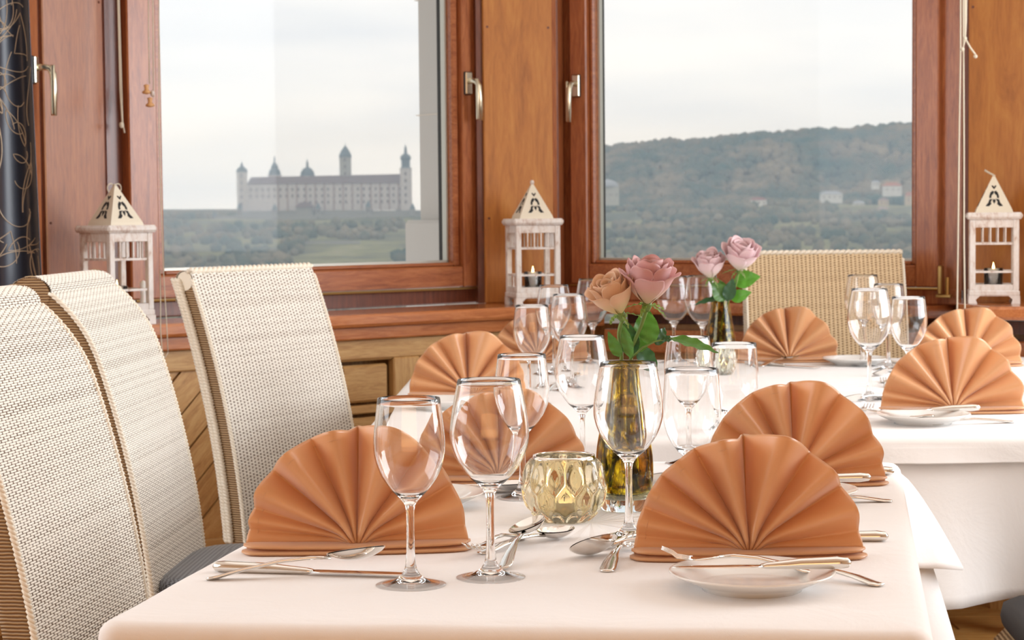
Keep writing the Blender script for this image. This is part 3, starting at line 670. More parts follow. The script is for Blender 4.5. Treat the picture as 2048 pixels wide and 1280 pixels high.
def chair(label, curl, mat):
    r = empty('wicker_chair'); tag(r, label, 'chair', 'wicker dining chairs around the tables')
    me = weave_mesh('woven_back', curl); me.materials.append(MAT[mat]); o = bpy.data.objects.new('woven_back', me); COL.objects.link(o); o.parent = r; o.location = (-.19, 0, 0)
    th = .045
    core = MB()
    def core_fn(u, v):
        s = u; x, z = back_curve(s, curl); t = v * 2 * PI; a = math.cos(t); b = math.sin(t)
        q = .5 - .5 * max(-1, min(1, a * 1.6)); y = .2225 * max(-1, min(1, b * 1.6)); return (-.19 + x - .002 - th * q, y, z)
    core.grid(core_fn, 14, 16); core.build('rear_panel', MAT['wicker_side'], r, True)
    for sy in (-1, 1):      # braided edges: strands twisted round each other
        for off, rr, am in ((.001, .0034, .0030),) + (() if curl else ((-.040, .0048, .0052), (-.050, .0048, .0052))):
            for ph in (0, PI):
                pts = []
                for i in range(161):
                    s = i / 160; x, z = back_curve(s, curl); a = s * 2 * PI * 40 + ph; pts.append((-.19 + x + off + am * math.cos(a), sy * (.2265 + am * .6 * math.sin(a)), z))
                MB().tube(pts, rr, 5).build('edge_braid', MAT[mat + '_plain'], r, True)
        if True:
            tx, tz = back_curve(1, curl); rb = th / 2 + (.015 if curl else 0); e = MB()
            e.tube([(-.19 + tx - rb, sy * .218, tz - .004), (-.19 + tx - rb, sy * .2235, tz - .004)], [rb * .97, rb * .94], 24); e.build('scroll_end', MAT['wicker_side'] if curl else MAT[mat + '_plain'], r, False)
    if not curl:
        tx, tz = back_curve(1, False)
        for ph in (0, PI):
            MB().tube([(-.19 + tx - .008 + .005 * math.cos(i * .55 + ph), -.226 + .452 * i / 160, tz + .019 + .003 * math.sin(i * .55 + ph)) for i in range(161)], .0052, 6).build('edge_braid', MAT[mat + '_plain'], r, True)
    MB().box(-.225, .225, -.225, .225, .36, .435, .03).build('seat_frame', MAT['wicker_side'], r)
    c = MB()
    def cush(u, v):
        a = u * 2 * PI; ca, sa = math.cos(a), math.sin(a); k = (abs(ca) ** 5 + abs(sa) ** 5) ** (-1 / 5); lay = [(.0, .438), (.6, .436), (.96, .436), (1.0, .445), (1.012, .458), (.995, .474), (.93, .482), (.6, .487), (0, .49)]
        f = v * 8; i = min(7, int(f)); t = f - i; rr = lay[i][0] * (1 - t) + lay[i + 1][0] * t; zz = lay[i][1] * (1 - t) + lay[i + 1][1] * t
        return (.015 + .222 * rr * ca * k * .97, .224 * rr * sa * k, zz)
    c.grid(cush, 48, 16, True); c.build('seat_cushion', MAT['navy'], r, True)
    for sx in (-1, 1):
        for sy in (-1, 1): MB().tube([(sx * .195 - (.03 if sx < 0 else 0), sy * .195, 0), (sx * .195, sy * .195, .37)], [.017, .022], 10).build('leg', MAT['wicker_side'], r, True)
    MB().box(-.215, .215, -.215, .215, .28, .36, .01).build('woven_skirt', MAT['wicker_side'], r)
    return r
MAT['wicker_plain'] = simple('cream_cane', (.84, .78, .66), .5); MAT['wicker_honey_plain'] = simple('pale_cane_edge', (.86, .79, .66), .5)
def place_chair(c, near_bottom, yaw_deg):
    "near_bottom: the floor point under the near lower front corner of the back; yaw: facing direction from +x"
    a = math.radians(yaw_deg); R = Matrix.Rotation(a, 2); off = R @ Vector((-.19, -.225)); c.location = (near_bottom[0] - off.x, near_bottom[1] - off.y, 0); c.rotation_euler = (0, 0, a)
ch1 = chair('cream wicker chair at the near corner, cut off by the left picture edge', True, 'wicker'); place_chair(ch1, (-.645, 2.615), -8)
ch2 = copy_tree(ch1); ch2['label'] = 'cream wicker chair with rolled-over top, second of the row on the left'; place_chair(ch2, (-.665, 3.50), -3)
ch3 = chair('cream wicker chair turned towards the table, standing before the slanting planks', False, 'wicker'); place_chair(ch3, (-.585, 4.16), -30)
ch4 = chair('cream wicker chair toned as if in warm shade at the window end of the far table', False, 'wicker_honey'); ch4.location = (.895, 5.225, 0); ch4.rotation_euler = (0, 0, math.radians(-91))
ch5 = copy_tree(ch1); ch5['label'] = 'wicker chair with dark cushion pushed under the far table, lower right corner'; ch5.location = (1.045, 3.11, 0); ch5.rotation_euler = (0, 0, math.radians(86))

for q in ch5.children:
    if q.name.startswith('seat_cushion'): q.material_slots[0].link = 'OBJECT'; q.material_slots[0].material = simple('dark_brown_fabric', (.022, .018, .017), .8)
# ================================================================== FOLDED NAPKINS
def napkin(cx, cy, yaw, scale, seed, label, lean=.18, ht=1.0):
    R = random.Random(seed); n = 5.0; phs = [R.uniform(-.08, .08) for _ in range(12)]
    am = [R.uniform(.75, 1.2) for _ in range(12)]; J = lambda a: a + R.uniform(-3.5, 3.5)
    val = [0, J(13), J(31), J(56), 90, J(117), J(141), J(160), J(171), 180]; nv_ = len(val) - 1; am[0] = am[8] = .35; am[7] = .6
    def fn(u, v, R0=.134):
        th = PI * u; r_ = .003 + (R0 - .003) * v
        k = 0
        while k < nv_ - 1 and u * 180 > val[k + 1]: k += 1
        q = min(1, max(0, (u * 180 - val[k]) / (val[k + 1] - val[k]))); s_ = abs(math.sin(PI * q)); w = s_ ** (.55 + .9 * v) * am[k]
        dth = (th - PI / 2)
        rad = r_ * (1 + v * (.030 * w - .02)) * (1 + .05 * math.exp(-((dth + .34) / .26) ** 2) * v - .03 * math.exp(-((dth - .05) / .09) ** 2) * v)
        amp = (.013 + .032 * v) * (1 - .6 * abs(math.cos(th)) ** 8) * min(1, r_ / .014)
        y = -amp * w + .034 * math.exp(-((dth - .01) / .045) ** 2) * v ** .5
        low = abs(math.cos(th)) ** 10
        z = .014 + rad * math.sin(th) * ht * (1 - .02 * v) - low * .012 * v
        x = rad * math.cos(th)
        y -= .013 * math.exp(-(r_ / .022) ** 2)
        z -= .007 * math.exp(-(r_ / .014) ** 2)
        return (x, y + lean * max(0, z - .01), z)
    r = empty('folded_napkin', (cx, cy, TZ), yaw); r.scale = (scale,) * 3; tag(r, label, 'napkin', 'napkins folded into standing fans')
    o = MB().grid(fn, 150, 34).build('fan', MAT['napkin'], r, True); solidify(o, .0022, 0)
    MB().tube([Vector(fn(.53 + .42 * i / 60, .91)) + Vector((0, -.0012, 0)) for i in range(61)], .0005, 4).build('hem_stitch', MAT['napkin'], r, True)
    # lower folds lying on the cloth, swept under the fan
    def band(y0, z0, ry, rz, hw, dip):
        def g(u, v):
            t = v * 2 * PI; s = (u - .5) * 2; e_ = (1 - abs(s) ** 14) ** .5 * 1.0; zz = z0 + dip * (s * s - .35); return (s * hw, y0 + .004 * s + ry * math.cos(t) * (.25 + .75 * e_) - .008 * (1 - s * s), max(.0008, zz + rz * math.sin(t) * (.4 + .6 * e_)))
        return MB().grid(g, 40, 12).build('lower_fold', MAT['napkin'], r, True)
    band(-.006, .0040, .026, .0036, .137, .0); band(-.004, .0102, .023, .0036, .135, .002)
    return r
NAPS = [
 (-.187, 2.285, 2, 1.00, 1, 'salmon napkin fan at the front left setting, behind the first wine glass', 1.03),
 (.271, 2.215, -2, 1.00, 2, 'salmon napkin fan standing behind the nearest small plate', .98),
 (.412, 2.81, -3, 1.0, 3, 'salmon napkin fan directly behind the nearest right-hand one', 1.05),
 (-.018, 2.86, 3, .98, 4, 'salmon napkin fan seen through the large wine glass on the near table', .98),
 (-.098, 4.21, 3, .98, 5, 'paler napkin fan on the left edge of the far table', 1.02),
 (.078, 5.20, 3, 1.02, 6, 'pale napkin fan at the far left corner, behind the cluster of glasses', .92),
 (.735, 5.12, 0, 1.0, 7, 'pale napkin fan in front of the warm-shaded chair', 1.02),
 (.868, 3.79, -4, 1.06, 8, 'napkin fan at the right edge behind the far small plate', .98),
 (1.17, 4.93, -4, 1.02, 9, 'palest napkin fan, half hidden at the right below the sill', 1.02)]
for x, y, yw, sc, sd, lb, ht in NAPS: napkin(x, y, math.radians(yw), sc, sd, lb, ht=ht)

# ================================================================== GLASSWARE
def wall_profile(outer, t, z_in):
    "closed section of a stemmed glass: outside up, rim, inside down to z_in"
    out = list(outer); rim_r, rim_z = out[-1]; inner = []
    for r, z in reversed([p for p in out if p[1] > z_in + .004 and p[0] > .012 and p[1] > .03]): inner.append((r - t, z + .0004))
    prof = out + [(rim_r - t * .5, rim_z + .0006)] + inner + [(.010, z_in + .0015), (.004, z_in + .0002), (.0002, z_in)]
    return [(.0002, out[0][1] + .0004)] + prof
def smooth_prof(P, n=5):
    out = []
    for i in range(len(P) - 1):
        p0 = P[max(i - 1, 0)]; p1 = P[i]; p2 = P[i + 1]; p3 = P[min(i + 2, len(P) - 1)]
        for k in range(n):
            t = k / n; out.append(tuple(.5 * (2 * p1[j] + (p2[j] - p0[j]) * t + (2 * p0[j] - 5 * p1[j] + 4 * p2[j] - p3[j]) * t * t + (3 * p1[j] - p0[j] - 3 * p2[j] + p3[j]) * t ** 3) for j in (0, 1)))
    out.append(P[-1]); return out
FOOT = [(.010, .0052), (.024, .0024), (.035, .0003), (.0372, .0002), (.0382, .0010), (.0372, .0020), (.027, .0044), (.016, .0078), (.0085, .015), (.0055, .026)]
GL = {
 'L': FOOT + [(.0044, .05), (.0042, .078), (.0052, .092), (.0100, .1005), (.0235, .1130), (.0355, .1300), (.0425, .150), (.0432, .166), (.0405, .188), (.0345, .2195)],
 'S': FOOT + [(.0044, .045), (.0043, .074), (.0052, .086), (.0095, .0935), (.0205, .105), (.0305, .1195), (.0370, .137), (.0388, .153), (.0378, .170), (.0338, .2035)],
 'W': [(.010, .0054), (.024, .0025), (.035, .0003), (.0368, .0002), (.0378, .0010), (.0366, .0020), (.027, .0046), (.0165, .0085), (.0118, .015), (.0112, .022), (.0130, .029), (.022, .0365), (.0345, .054), (.0425, .076), (.0448, .095), (.0440, .118), (.0405, .1625)]}
ZIN = {'L': .1035, 'S': .0965, 'W': .0335}
GMESH = {}
def glass_mesh(k):
    if k not in GMESH:
        foot_n = 7 if k != 'W' else 6
        o = MB().lathe(wall_profile(smooth_prof(GL[k], 4), .0009, ZIN[k]), 64).build('glass', MAT['glass'], None, True); GMESH[k] = o.data; bpy.data.objects.remove(o)
    return GMESH[k]
GN = {'L': 'red_wine_glass', 'S': 'white_wine_glass', 'W': 'water_goblet'}
def stemware(k, x, y, sc, label):
    o = bpy.data.objects.new(GN[k], glass_mesh(k)); COL.objects.link(o); o.location = (x, y, TZ + .0004); o.scale = (sc,) * 3; o.rotation_euler = (0, 0, x * 7)
    tag(o, label, 'glass', {'L': 'large wine glasses on the tables', 'S': 'smaller wine glasses on the tables', 'W': 'short-stemmed water goblets'}[k])
GLASSES = [
 ('S', -.112, 2.065, 1.0, 'slim wine glass nearest the camera, beside the front left cutlery'),
 ('L', -.026, 2.104, 1.0, 'large wine glass next to the nearest slim one, a dessert fork at its foot'),
 ('L', .142, 2.357, .99, 'large wine glass right in front of the olive-coloured vase'),
 ('S', .013, 2.70, 1.0, 'slim wine glass whose foot stands left of the faceted candle holder'),
 ('W', .2735, 2.93, 1.0, 'short-stemmed water goblet just right of the near vase'),
 ('L', .107, 2.955, .97, 'large wine glass behind the faceted candle holder, on the near table'),
 ('S', .280, 3.055, 1.0, 'slim wine glass behind the water goblet, below the long rose leaf'),
 ('W', .404, 3.50, 1.0, 'water goblet in front of the far olive-coloured vase'),
 ('S', .042, 4.05, 1.03, 'slim wine glass at the front left of the far cluster'),
 ('L', .128, 4.35, 1.0, 'large wine glass left of the near roses, third from the left in the far cluster'),
 ('L', .105, 4.80, 1.02, 'large wine glass in front of the middle lantern'),
 ('L', .214, 5.10, 1.04, 'large wine glass just left of the peach rose, under the right window frame'),
 ('L', .432, 5.13, 1.06, 'large wine glass between the two bouquets, the left one of a pair'),
 ('L', .497, 5.02, 1.08, 'large wine glass touching the far roses, the right one of a pair'),
 ('L', .903, 4.95, 1.08, 'rearmost wine glass of the four at the right, before the warm-shaded chair'),
 ('S', .948, 4.84, 1.07, 'slim wine glass at the back right of the four, seen against the chair edge'),
 ('L', .755, 4.06, 1.08, 'tall wine glass at the front of the four on the right'),
 ('S', .862, 4.18, 1.05, 'slim wine glass on the right of the four, beside the napkin fan')]
for g in GLASSES: stemware(*g)

# vases: mottled olive glass with a clear foot, water inside
VP = [(.026, .0002), (.031, .0012), (.0345, .010), (.0378, .030), (.0392, .055), (.0372, .085), (.0320, .115), (.0270, .145), (.0232, .172), (.0212, .198)]
def vase(x, y, label, level):
    P = smooth_prof(VP, 5); t = .0028
    prof = [(.0002, 0)] + P + [(P[-1][0] - t * .5, P[-1][1] + .001)] + [(r - t, z) for r, z in reversed(P) if z > .022] + [(.02, .017), (.0002, .016)]
    r = empty('bud_vase', (x, y, TZ + .0004)); tag(r, label, 'vase', 'mottled olive vases with roses')
    MB().lathe(prof, 64).build('vase_body', MAT['vase'], r, True)
    wp = [(.0002, .0175), (.0205, .0185)] + [(r_ - t - .0006, z) for r_, z in P if .026 < z < level] + [(.0002, level)]
    MB().lathe(wp, 48).build('water', MAT['water'], r, True)
    return r
V1 = (.150, 2.585); V2 = (.527, 4.86)
vase(*V1, 'olive mottled glass vase on the near table holding two open roses', .140); vase(*V2, 'olive glass vase on the far table holding two pale pink roses', .125)

# faceted candle holders with a tealight inside
def votive(x, y, sc, mat, label, facets=12):
    def Rz(t): return .0525 * (1 - abs((t - .50) / .5) ** 2.3 * (.20 if t > .5 else .42))
    def fn(u, v):
        a = u * 2 * PI; z = .086 * v; r_ = Rz(v); d = 0
        for row, (c, hgt) in enumerate(((.70, .27), (.36, .27), (.06, .12))):
            ph = (u * facets + .5 * (row % 2)) % 1 - .5; e = 1 - (abs(ph) / .5) ** 1.5 - (abs(v - c) / hgt) ** 2
            if e > 0: d = max(d, e)
        r_ += .0055 * min(1, d * 1.6) - .0020 - (.0035 if v > .93 else 0) * (v - .93) / .07
        return (r_ * math.cos(a), r_ * math.sin(a), z)
    m = MB(); nu, nv = 144, 46; m.grid(fn, nu, nv, True)
    inner = [(.0405, .0865), (.0412, .078), (.0425, .062), (.0425, .045), (.0395, .028), (.034, .016), (.02, .0105), (.0002, .0100)]
    b = len(m.V); w = nu
    for r_, z in inner:
        for k in range(w): a = 2 * PI * k / w; m.V.append(Vector((r_ * math.cos(a), r_ * math.sin(a), z)))
    top = nv * w
    for k in range(w): k2 = (k + 1) % w; m.F.append((top + k, top + k2, b + k2, b + k))
    for j in range(len(inner) - 1):
        for k in range(w): k2 = (k + 1) % w; m.F.append((b + j * w + k, b + j * w + k2, b + (j + 1) * w + k2, b + (j + 1) * w + k))
    m.F.append(tuple(range(w))[::-1]); m.F.append(tuple(b + (len(inner) - 1) * w + k for k in range(w)))
    o = m.build('faceted_candle_holder', mat, None, True); o.location = (x, y, TZ + .0005); o.scale = (sc,) * 3; tag(o, label, 'candle holder', 'faceted glass candle holders')
    tealight(x, y, TZ + .0105 * sc + .0006, 'lit tealight inside the ' + label.split(',')[0], sc)
def tealight(x, y, z, label, sc=1.0, lit=True, r=.0185, h=.016):
    e = empty('tealight', (x, y, z)); e.scale = (sc,) * 3; tag(e, label, 'candle', 'candles in glasses')
    MB().lathe([(.0002, 0), (r, 0), (r, h), (r - .001, h), (r - .0012, h - .002), (.0002, h - .002)], 28).build('cup', MAT['spacer'] if h < .02 else MAT['wax'], e, True)
    MB().lathe([(.0002, h - .0018), (r - .0015, h - .0018), (r - .0018, h - .001), (.0002, h - .0016)], 24).build('wax', MAT['wax'], e, True)
    MB().tube([(0, 0, h - .002), (.0006, 0, h + .005)], .0006, 6).build('wick', MAT['dark_plastic'], e)
    if lit: MB().lathe([(.0003, h + .003), (.0028, h + .007), (.0034, h + .011), (.0022, h + .018), (.0008, h + .025), (.0001, h + .029)], 14).build('flame', MAT['flame'], e, True)
votive(.066, 2.50, 1.0, MAT['votive'], 'faceted champagne-coloured candle holder, on the near table beside the vase')
votive(.507, 4.72, .82, MAT['votive_clear'], 'pale ribbed candle holder, in front of the far vase')

# ================================================================== ROSES
def set_h(me, hs): a = me.attributes.new('h', 'FLOAT', 'POINT'); a.data.foreach_set('value', np.array(hs, dtype=np.float32))
def leaf(name, p0, p1, width, mat, parent, up=(0, -.3, 1), droop=.0, fold=.25, teeth=True):
    p0, p1 = Vector(p0), Vector(p1); d = p1 - p0; L = d.length; d.normalize(); side = d.cross(Vector(up)).normalized(); nrm = side.cross(d).normalized(); V = []; Fc = []; nu, nv = 8, 26
    for j in range(nv + 1):
        t = j / nv; w = width * .5 * (math.sin(PI * t ** .8) ** .85) * (1 - .25 * t) + .0002
        for i in range(nu + 1):
            s = i / nu * 2 - 1; ww = w * (1 + (.09 * (t * 13 % 1) if teeth and abs(s) == 1 else 0))
            V.append(p0 + d * (L * t) + side * (s * ww) + nrm * (fold * abs(s) * ww - droop * L * t * t + .0012 * math.sin(t * 22 + s * 3) * abs(s)))
    for j in range(nv):
        for i in range(nu): a = j * (nu + 1) + i; Fc.append((a, a + 1, a + nu + 2, a + nu + 1))
    return mesh_obj(name, V, Fc, MAT[mat], parent, True)
def rose(name, head, axis, size, mat, open_, label, stem_pts, seed=0, twist=0.0):
    "head: centre of the bloom's base; axis: direction it faces; size: bloom width"
    R = random.Random(seed); root = empty(name, (0, 0, 0)); tag(root, label, 'rose', 'cut roses in the vases')
    ax = Vector(axis).normalized(); Q = ax.to_track_quat('Z', 'Y').to_matrix().to_4x4(); M = Matrix.Translation(Vector(head)) @ Q; H = size * 1.2
    rings = [(3, .10, .16, .88, .0, 1.9), (3, .20, .26, .97, .02, 1.5), (4, .31, .38, 1.0, .10, 1.15), (5, .42, .50, .93, .30 * open_, 1.0), (5, .48, .64, .80, .75 * open_, .95)]
    for ri, (n, rb, rt, hh, curl, wf) in enumerate(rings):
        for k in range(n):
            a0 = 2 * PI * (k + .37 * ri + R.uniform(-.08, .08)) / n + twist; V = []; hs = []; nu, nv = 12, 14; hk = hh * R.uniform(.93, 1.05); ck = curl * R.uniform(.7, 1.25); spread = PI / n * 1.25 * wf
            for j in range(nv + 1):
                v = j / nv
                for i in range(nu + 1):
                    s = i / nu * 2 - 1; wsh = (.35 + .65 * math.sin(min(1, v * 1.25) * PI / 2)) * (1 - .28 * max(0, v - .7) / .3 * 1)
                    vv = v * (1 - .14 * abs(s) ** 2.5) + .0
                    rr = size * (.06 + (rb) * math.sin(min(1, vv * 1.5) * PI / 2) * .92 + (rt - rb) * vv ** 2)
                    tip = max(0, vv - .55) / .45; rr += size * ck * .34 * tip ** 2 + size * .012 * math.sin(s * 5 + k * 2 + ri) * tip
                    z = H * hk * (vv - .22 * ck * tip ** 2.2) + (.02 * size * math.cos(s * 4 + k) * tip)
                    a = a0 + s * spread * wsh + (.35 * v if ri < 2 else 0)
                    V.append(M @ Vector((rr * math.cos(a), rr * math.sin(a), z))); hs.append(v * (1 - .05 * abs(s)))
            Fc = [(j * (nu + 1) + i, j * (nu + 1) + i + 1, (j + 1) * (nu + 1) + i + 1, (j + 1) * (nu + 1) + i) for j in range(nv) for i in range(nu)]
            o = mesh_obj('petal', V, Fc, MAT[mat], root, True); set_h(o.data, hs); solidify(o, .0005, 0)
    MB(M).lathe([(.0002, -.011), (.004, -.010), (.0065, -.004), (.0062, .003), (.004, .006), (.0002, .006)], 16).build('hip', MAT['stem'], root, True)
    for k in range(5):
        a = 2 * PI * k / 5 + .4 + twist; p0 = M @ Vector((.004 * math.cos(a), .004 * math.sin(a), 0)); l = size * R.uniform(.45, .62)
        p1 = M @ Vector((l * math.cos(a), l * math.sin(a), -size * R.uniform(.02, .30))); leaf('sepal', p0, p1, size * .15, 'sepal', root, up=(0, .1, 1), droop=.15, teeth=False)
    sp = [M @ Vector((0, 0, -.008))] + [Vector(p) for p in stem_pts[1:]]; P = []
    for i in range(len(sp) - 1):
        for k in range(6):
            t = k / 6; a = sp[max(i - 1, 0)]; b = sp[i]; c = sp[i + 1]; d = sp[min(i + 2, len(sp) - 1)]
            P.append(.5 * (2 * b + (c - a) * t + (2 * a - 5 * b + 4 * c - d) * t * t + (3 * b - a - 3 * c + d) * t ** 3))
    P.append(sp[-1]); MB().tube(P, [.0028 - .0006 * i / len(P) for i in range(len(P))], 8).build('stem', MAT['stem'], root, True)
    return root
m1 = (V1[0], V1[1], TZ + .20)
r1 = rose('rose', at(1294, 608, 2.56), (.06, -.28, 1), .054, 'petal_mauve', .48, 'mauve-pink wide-open rose, the taller one in the near vase', [None, at(1283, 650, 2.565), at(1262, 715, 2.58), (V1[0] + .004, V1[1], TZ + .10), (V1[0] + .012, V1[1] + .004, TZ + .032)], 2)
r2 = rose('rose', at(1241, 628, 2.555), (-.42, -.30, 1), .047, 'petal_peach', .55, 'peach-coloured half-open rose leaning left in the near vase', [None, at(1238, 668, 2.565), at(1243, 715, 2.58), (V1[0] - .006, V1[1], TZ + .11), (V1[0] - .016, V1[1] - .004, TZ + .034)], 5, .5)
Y1 = 2.565
leaf('leaf', at(1278, 705, Y1 + .01), at(1292, 612, Y1 + .03), .030, 'leaf', r1, up=(.2, -1, .1)); leaf('leaf', at(1300, 690, Y1), at(1296, 618, Y1 + .01), .030, 'leaf', r1, up=(-.3, -1, .2), fold=.1)
leaf('leaf', at(1262, 712, Y1 + .01), at(1252, 640, Y1 + .015), .030, 'leaf_dark', r1, up=(0, -1, .1)); leaf('leaf', at(1262, 716, Y1 - .01), at(1246, 646, Y1 - .01), .017, 'leaf', r2, up=(-.4, -1, .1))
leaf('leaf', at(1240, 714, Y1), at(1216, 663, Y1 - .01), .017, 'leaf', r2, up=(-.2, -1, .1)); leaf('leaf', at(1275, 700, Y1 + .02), at(1316, 742, Y1 + .035), .030, 'leaf_dark', r1, up=(0, -1, .5), fold=.15)
leaf('leaf', at(1342, 676, Y1 - .01), at(1437, 704, Y1 - .035), .021, 'leaf', r1, up=(.05, -.75, 1), fold=.35, droop=.02); leaf('leaf', at(1344, 678, Y1 - .01), at(1322, 678, Y1 - .01), .010, 'leaf_dark', r1, up=(0, -1, .6))
leaf('leaf', at(1312, 690, Y1), at(1330, 655, Y1 + .02), .018, 'leaf_dark', r1, up=(0, -1, .1))
MB().tube([at(1262, 716, 2.575), at(1285, 695, 2.57), at(1310, 683, 2.56), at(1345, 676, 2.555)], [.0016, .0014, .0011, .0008], 8).build('twig', MAT['stem'], r1, True)
Y2 = 4.84
r3 = rose('rose', at(1421, 556, 4.82), (-.10, -.35, 1), .060, 'petal_pink', .3, 'pale pink closed rose on the left in the far vase', [None, at(1432, 585, 4.83), at(1448, 606, 4.85), (V2[0], V2[1], TZ + .1), (V2[0] - .012, V2[1], TZ + .03)], 8, .2)
r4 = rose('rose', at(1478, 540, 4.82), (.08, -.55, 1), .070, 'petal_pink', .45, 'pale pink full rose on the right in the far vase', [None, at(1470, 575, 4.83), at(1455, 606, 4.85), (V2[0], V2[1], TZ + .1), (V2[0] + .012, V2[1], TZ + .03)], 11, .9)
leaf('leaf', at(1468, 565, Y2), at(1521, 553, Y2 - .02), .050, 'leaf_bright', r4, up=(0, -1, .4)); leaf('leaf', at(1462, 598, Y2), at(1503, 584, Y2 - .02), .036, 'leaf_bright', r4, up=(0, -1, .3))
leaf('leaf', at(1452, 600, Y2 - .01), at(1424, 565, Y2 - .02), .048, 'leaf', r3, up=(0, -1, .2)); leaf('leaf', at(1454, 602, Y2 - .015), at(1466, 556, Y2 - .02), .036, 'leaf_dark', r4, up=(0, -1, .2))
leaf('leaf', at(1440, 596, Y2), at(1388, 606, Y2 - .02), .020, 'leaf_dark', r3, up=(0, -.8, 1), droop=.1); leaf('leaf', at(1450, 598, Y2), at(1440, 560, Y2 + .01), .036, 'leaf', r3, up=(0, -1, .2))

# ================================================================== PLATES AND CUTLERY
def plate(x, y, r, label):
    P = [(.0002, .0022), (r * .54, .0022), (r * .56, .0), (r * .60, .0), (r * .61, .004), (r * .76, .0095), (r * .98, .0185), (r, .0198), (r * .995, .0212), (r * .97, .0208), (r * .78, .0135), (r * .66, .0068), (r * .58, .0058), (.0002, .0058)]
    o = MB().lathe(P, 72).build('side_plate', MAT['porcelain'], None, True); o.location = (x, y, TZ + .0006); tag(o, label, 'plate', 'small white side plates')
PB = (.252, 2.025); P2 = (.770, 3.60)
plate(*PB, .0880, 'small white plate at the front right with a knife laid across it'); plate(*P2, .088, 'small white plate on the far table at the right, with crossed cutlery')
plate(.388, 2.63, .085, 'small white plate showing its rim behind the nearest right-hand fan'); plate(-.125, 2.63, .085, 'small white plate mostly hidden behind the front left napkin fan')
plate(.895, 5.00, .088, 'white plate at the back of the far table beyond the four wine glasses'); plate(-.15, 3.98, .08, 'white plate before the napkin fan on the left edge of the far table')

def loft(m, secs, n=10):
    "cutlery bar: sections (x, half width, z centre, half thickness)"
    V = []; Fc = []
    for x, w, z, t in secs:
        for k in range(n): a = 2 * PI * k / n; V.append((x, w * math.cos(a), z + t * math.sin(a)))
    for i in range(len(secs) - 1):
        for k in range(n): k2 = (k + 1) % n; Fc.append((i * n + k, i * n + k2, (i + 1) * n + k2, (i + 1) * n + k))
    Fc.append(tuple(range(n))[::-1]); Fc.append(tuple((len(secs) - 1) * n + k for k in range(n))); return m.add(V, Fc)
def handle_secs(L, w=.0095, arch=.008):
    return [(.0, w * .45, .0028, .0012), (.003, w * .85, .0026, .0018), (.012, w, .0030, .0021), (L * .3, w * .85, .0030 + arch * .55, .0020), (L * .6, w * .5, .0030 + arch, .0021), (L * .85, w * .36, .0030 + arch * .9, .0022), (L, w * .36, .0030 + arch * .55, .0021)]
def fork_mesh(L=.19):
    m = MB(); h = L * .62; loft(m, handle_secs(h)); loft(m, [(h - .001, .0034, .0074, .0021), (h + .010, .0075, .0045, .0016), (h + .022, .0115, .0026, .0013), (h + .030, .0120, .0022, .0011)])
    for k in range(4):
        y = (k - 1.5) * .0062; mm = MB(); loft(mm, [(h + .028, .0019, .0022, .0011), (h + .045, .0016, .0026, .0011), (L - .012, .0013, .0062, .0009), (L, .0006, .0100, .0005)], 6); m.add([(v.x, v.y + y * (1 - .0), v.z) for v in mm.V], mm.F)
    return m
def spoon_mesh(L=.20, bw=.0225, bl=.066):
    m = MB(); h = L - bl; loft(m, handle_secs(h + .004))
    def bowl(sgn, off):
        def f(u, v):
            a = v * 2 * PI; x = h + bl * .5 + bl * .5 * u * math.cos(a) * 1.0; y = bw * u * math.sin(a) * (1 - .12 * math.cos(a)); d = .0105 * (1 - u * u) ** .8; return (x, y, .0108 + .0016 - d + off)
        return f
    m.grid(bowl(1, 0), 8, 36); m.grid(bowl(1, -.0012), 8, 36); m.F = [f for f in m.F]
    return m
def knife_mesh(L=.235, hw=.0085):
    m = MB(); h = L * .47; loft(m, [(0, hw * .5, .0072, .0022), (.003, hw * .9, .0072, .0055), (.015, hw, .0072, .0070), (h * .6, hw * .85, .0066, .0060), (h, hw * .62, .005, .0036), (h + .006, hw * .7, .005, .002)], 12)
    loft(m, [(h + .004, hw * .95, .005, .0011), (h + .02, hw * 1.15, .005, .0009), (L - .03, hw * 1.15, .005, .0007), (L - .008, hw * .8, .005, .0006), (L, hw * .15, .005, .0004)], 8); return m
CM = {}
def cutlery(kind, p, q, label, z0=0.0, z1=0.0, roll=0.0, tip=False):
    "kind laid from handle end p towards tip q (table points); z0/z1 lift of handle end and tip"
    L0 = {'fork': .19, 'spoon': .20, 'knife': .235, 'butter_knife': .19, 'dessert_fork': .165, 'dessert_spoon': .165}[kind]
    if kind not in CM:
        m = {'fork': lambda: fork_mesh(.19), 'dessert_fork': lambda: fork_mesh(.165), 'spoon': lambda: spoon_mesh(.20), 'dessert_spoon': lambda: spoon_mesh(.165, .0195, .055), 'knife': lambda: knife_mesh(.235), 'butter_knife': lambda: knife_mesh(.19, .0075)}[kind]()
        o = m.build(kind, MAT['steel'], None, True); CM[kind] = o.data; bpy.data.objects.remove(o)
    o = bpy.data.objects.new(kind, CM[kind]); COL.objects.link(o); p = Vector(p); q = Vector(q); d = Vector((q.x - p.x, q.y - p.y, 0)); yaw = math.atan2(d.y, d.x); p = q - d.normalized() * L0 if tip else p; pit = math.asin((z1 - z0) / L0)
    o.matrix_world = Matrix.Translation((p.x, p.y, TZ + .0006 + z0)) @ Matrix.Rotation(yaw, 4, 'Z') @ Matrix.Rotation(-pit, 4, 'Y') @ Matrix.Rotation(roll, 4, 'X')
    tag(o, label, kind.split('_')[-1], 'steel cutlery on the tables'); return o
T = on_z
cutlery('knife', T(428, 1146), T(890, 1160), 'steel table knife in front of the front left napkin, its blade reaching the wine glass')
cutlery('spoon', T(413, 1164), T(775, 1150), 'steel spoon resting its bowl on the table knife, front left', 0.0, .020, -.25)
cutlery('dessert_fork', T(1085, 1062), T(938, 1126), 'dessert fork with its tines beside the stem of the large near wine glass', 0, .012, 0, True)
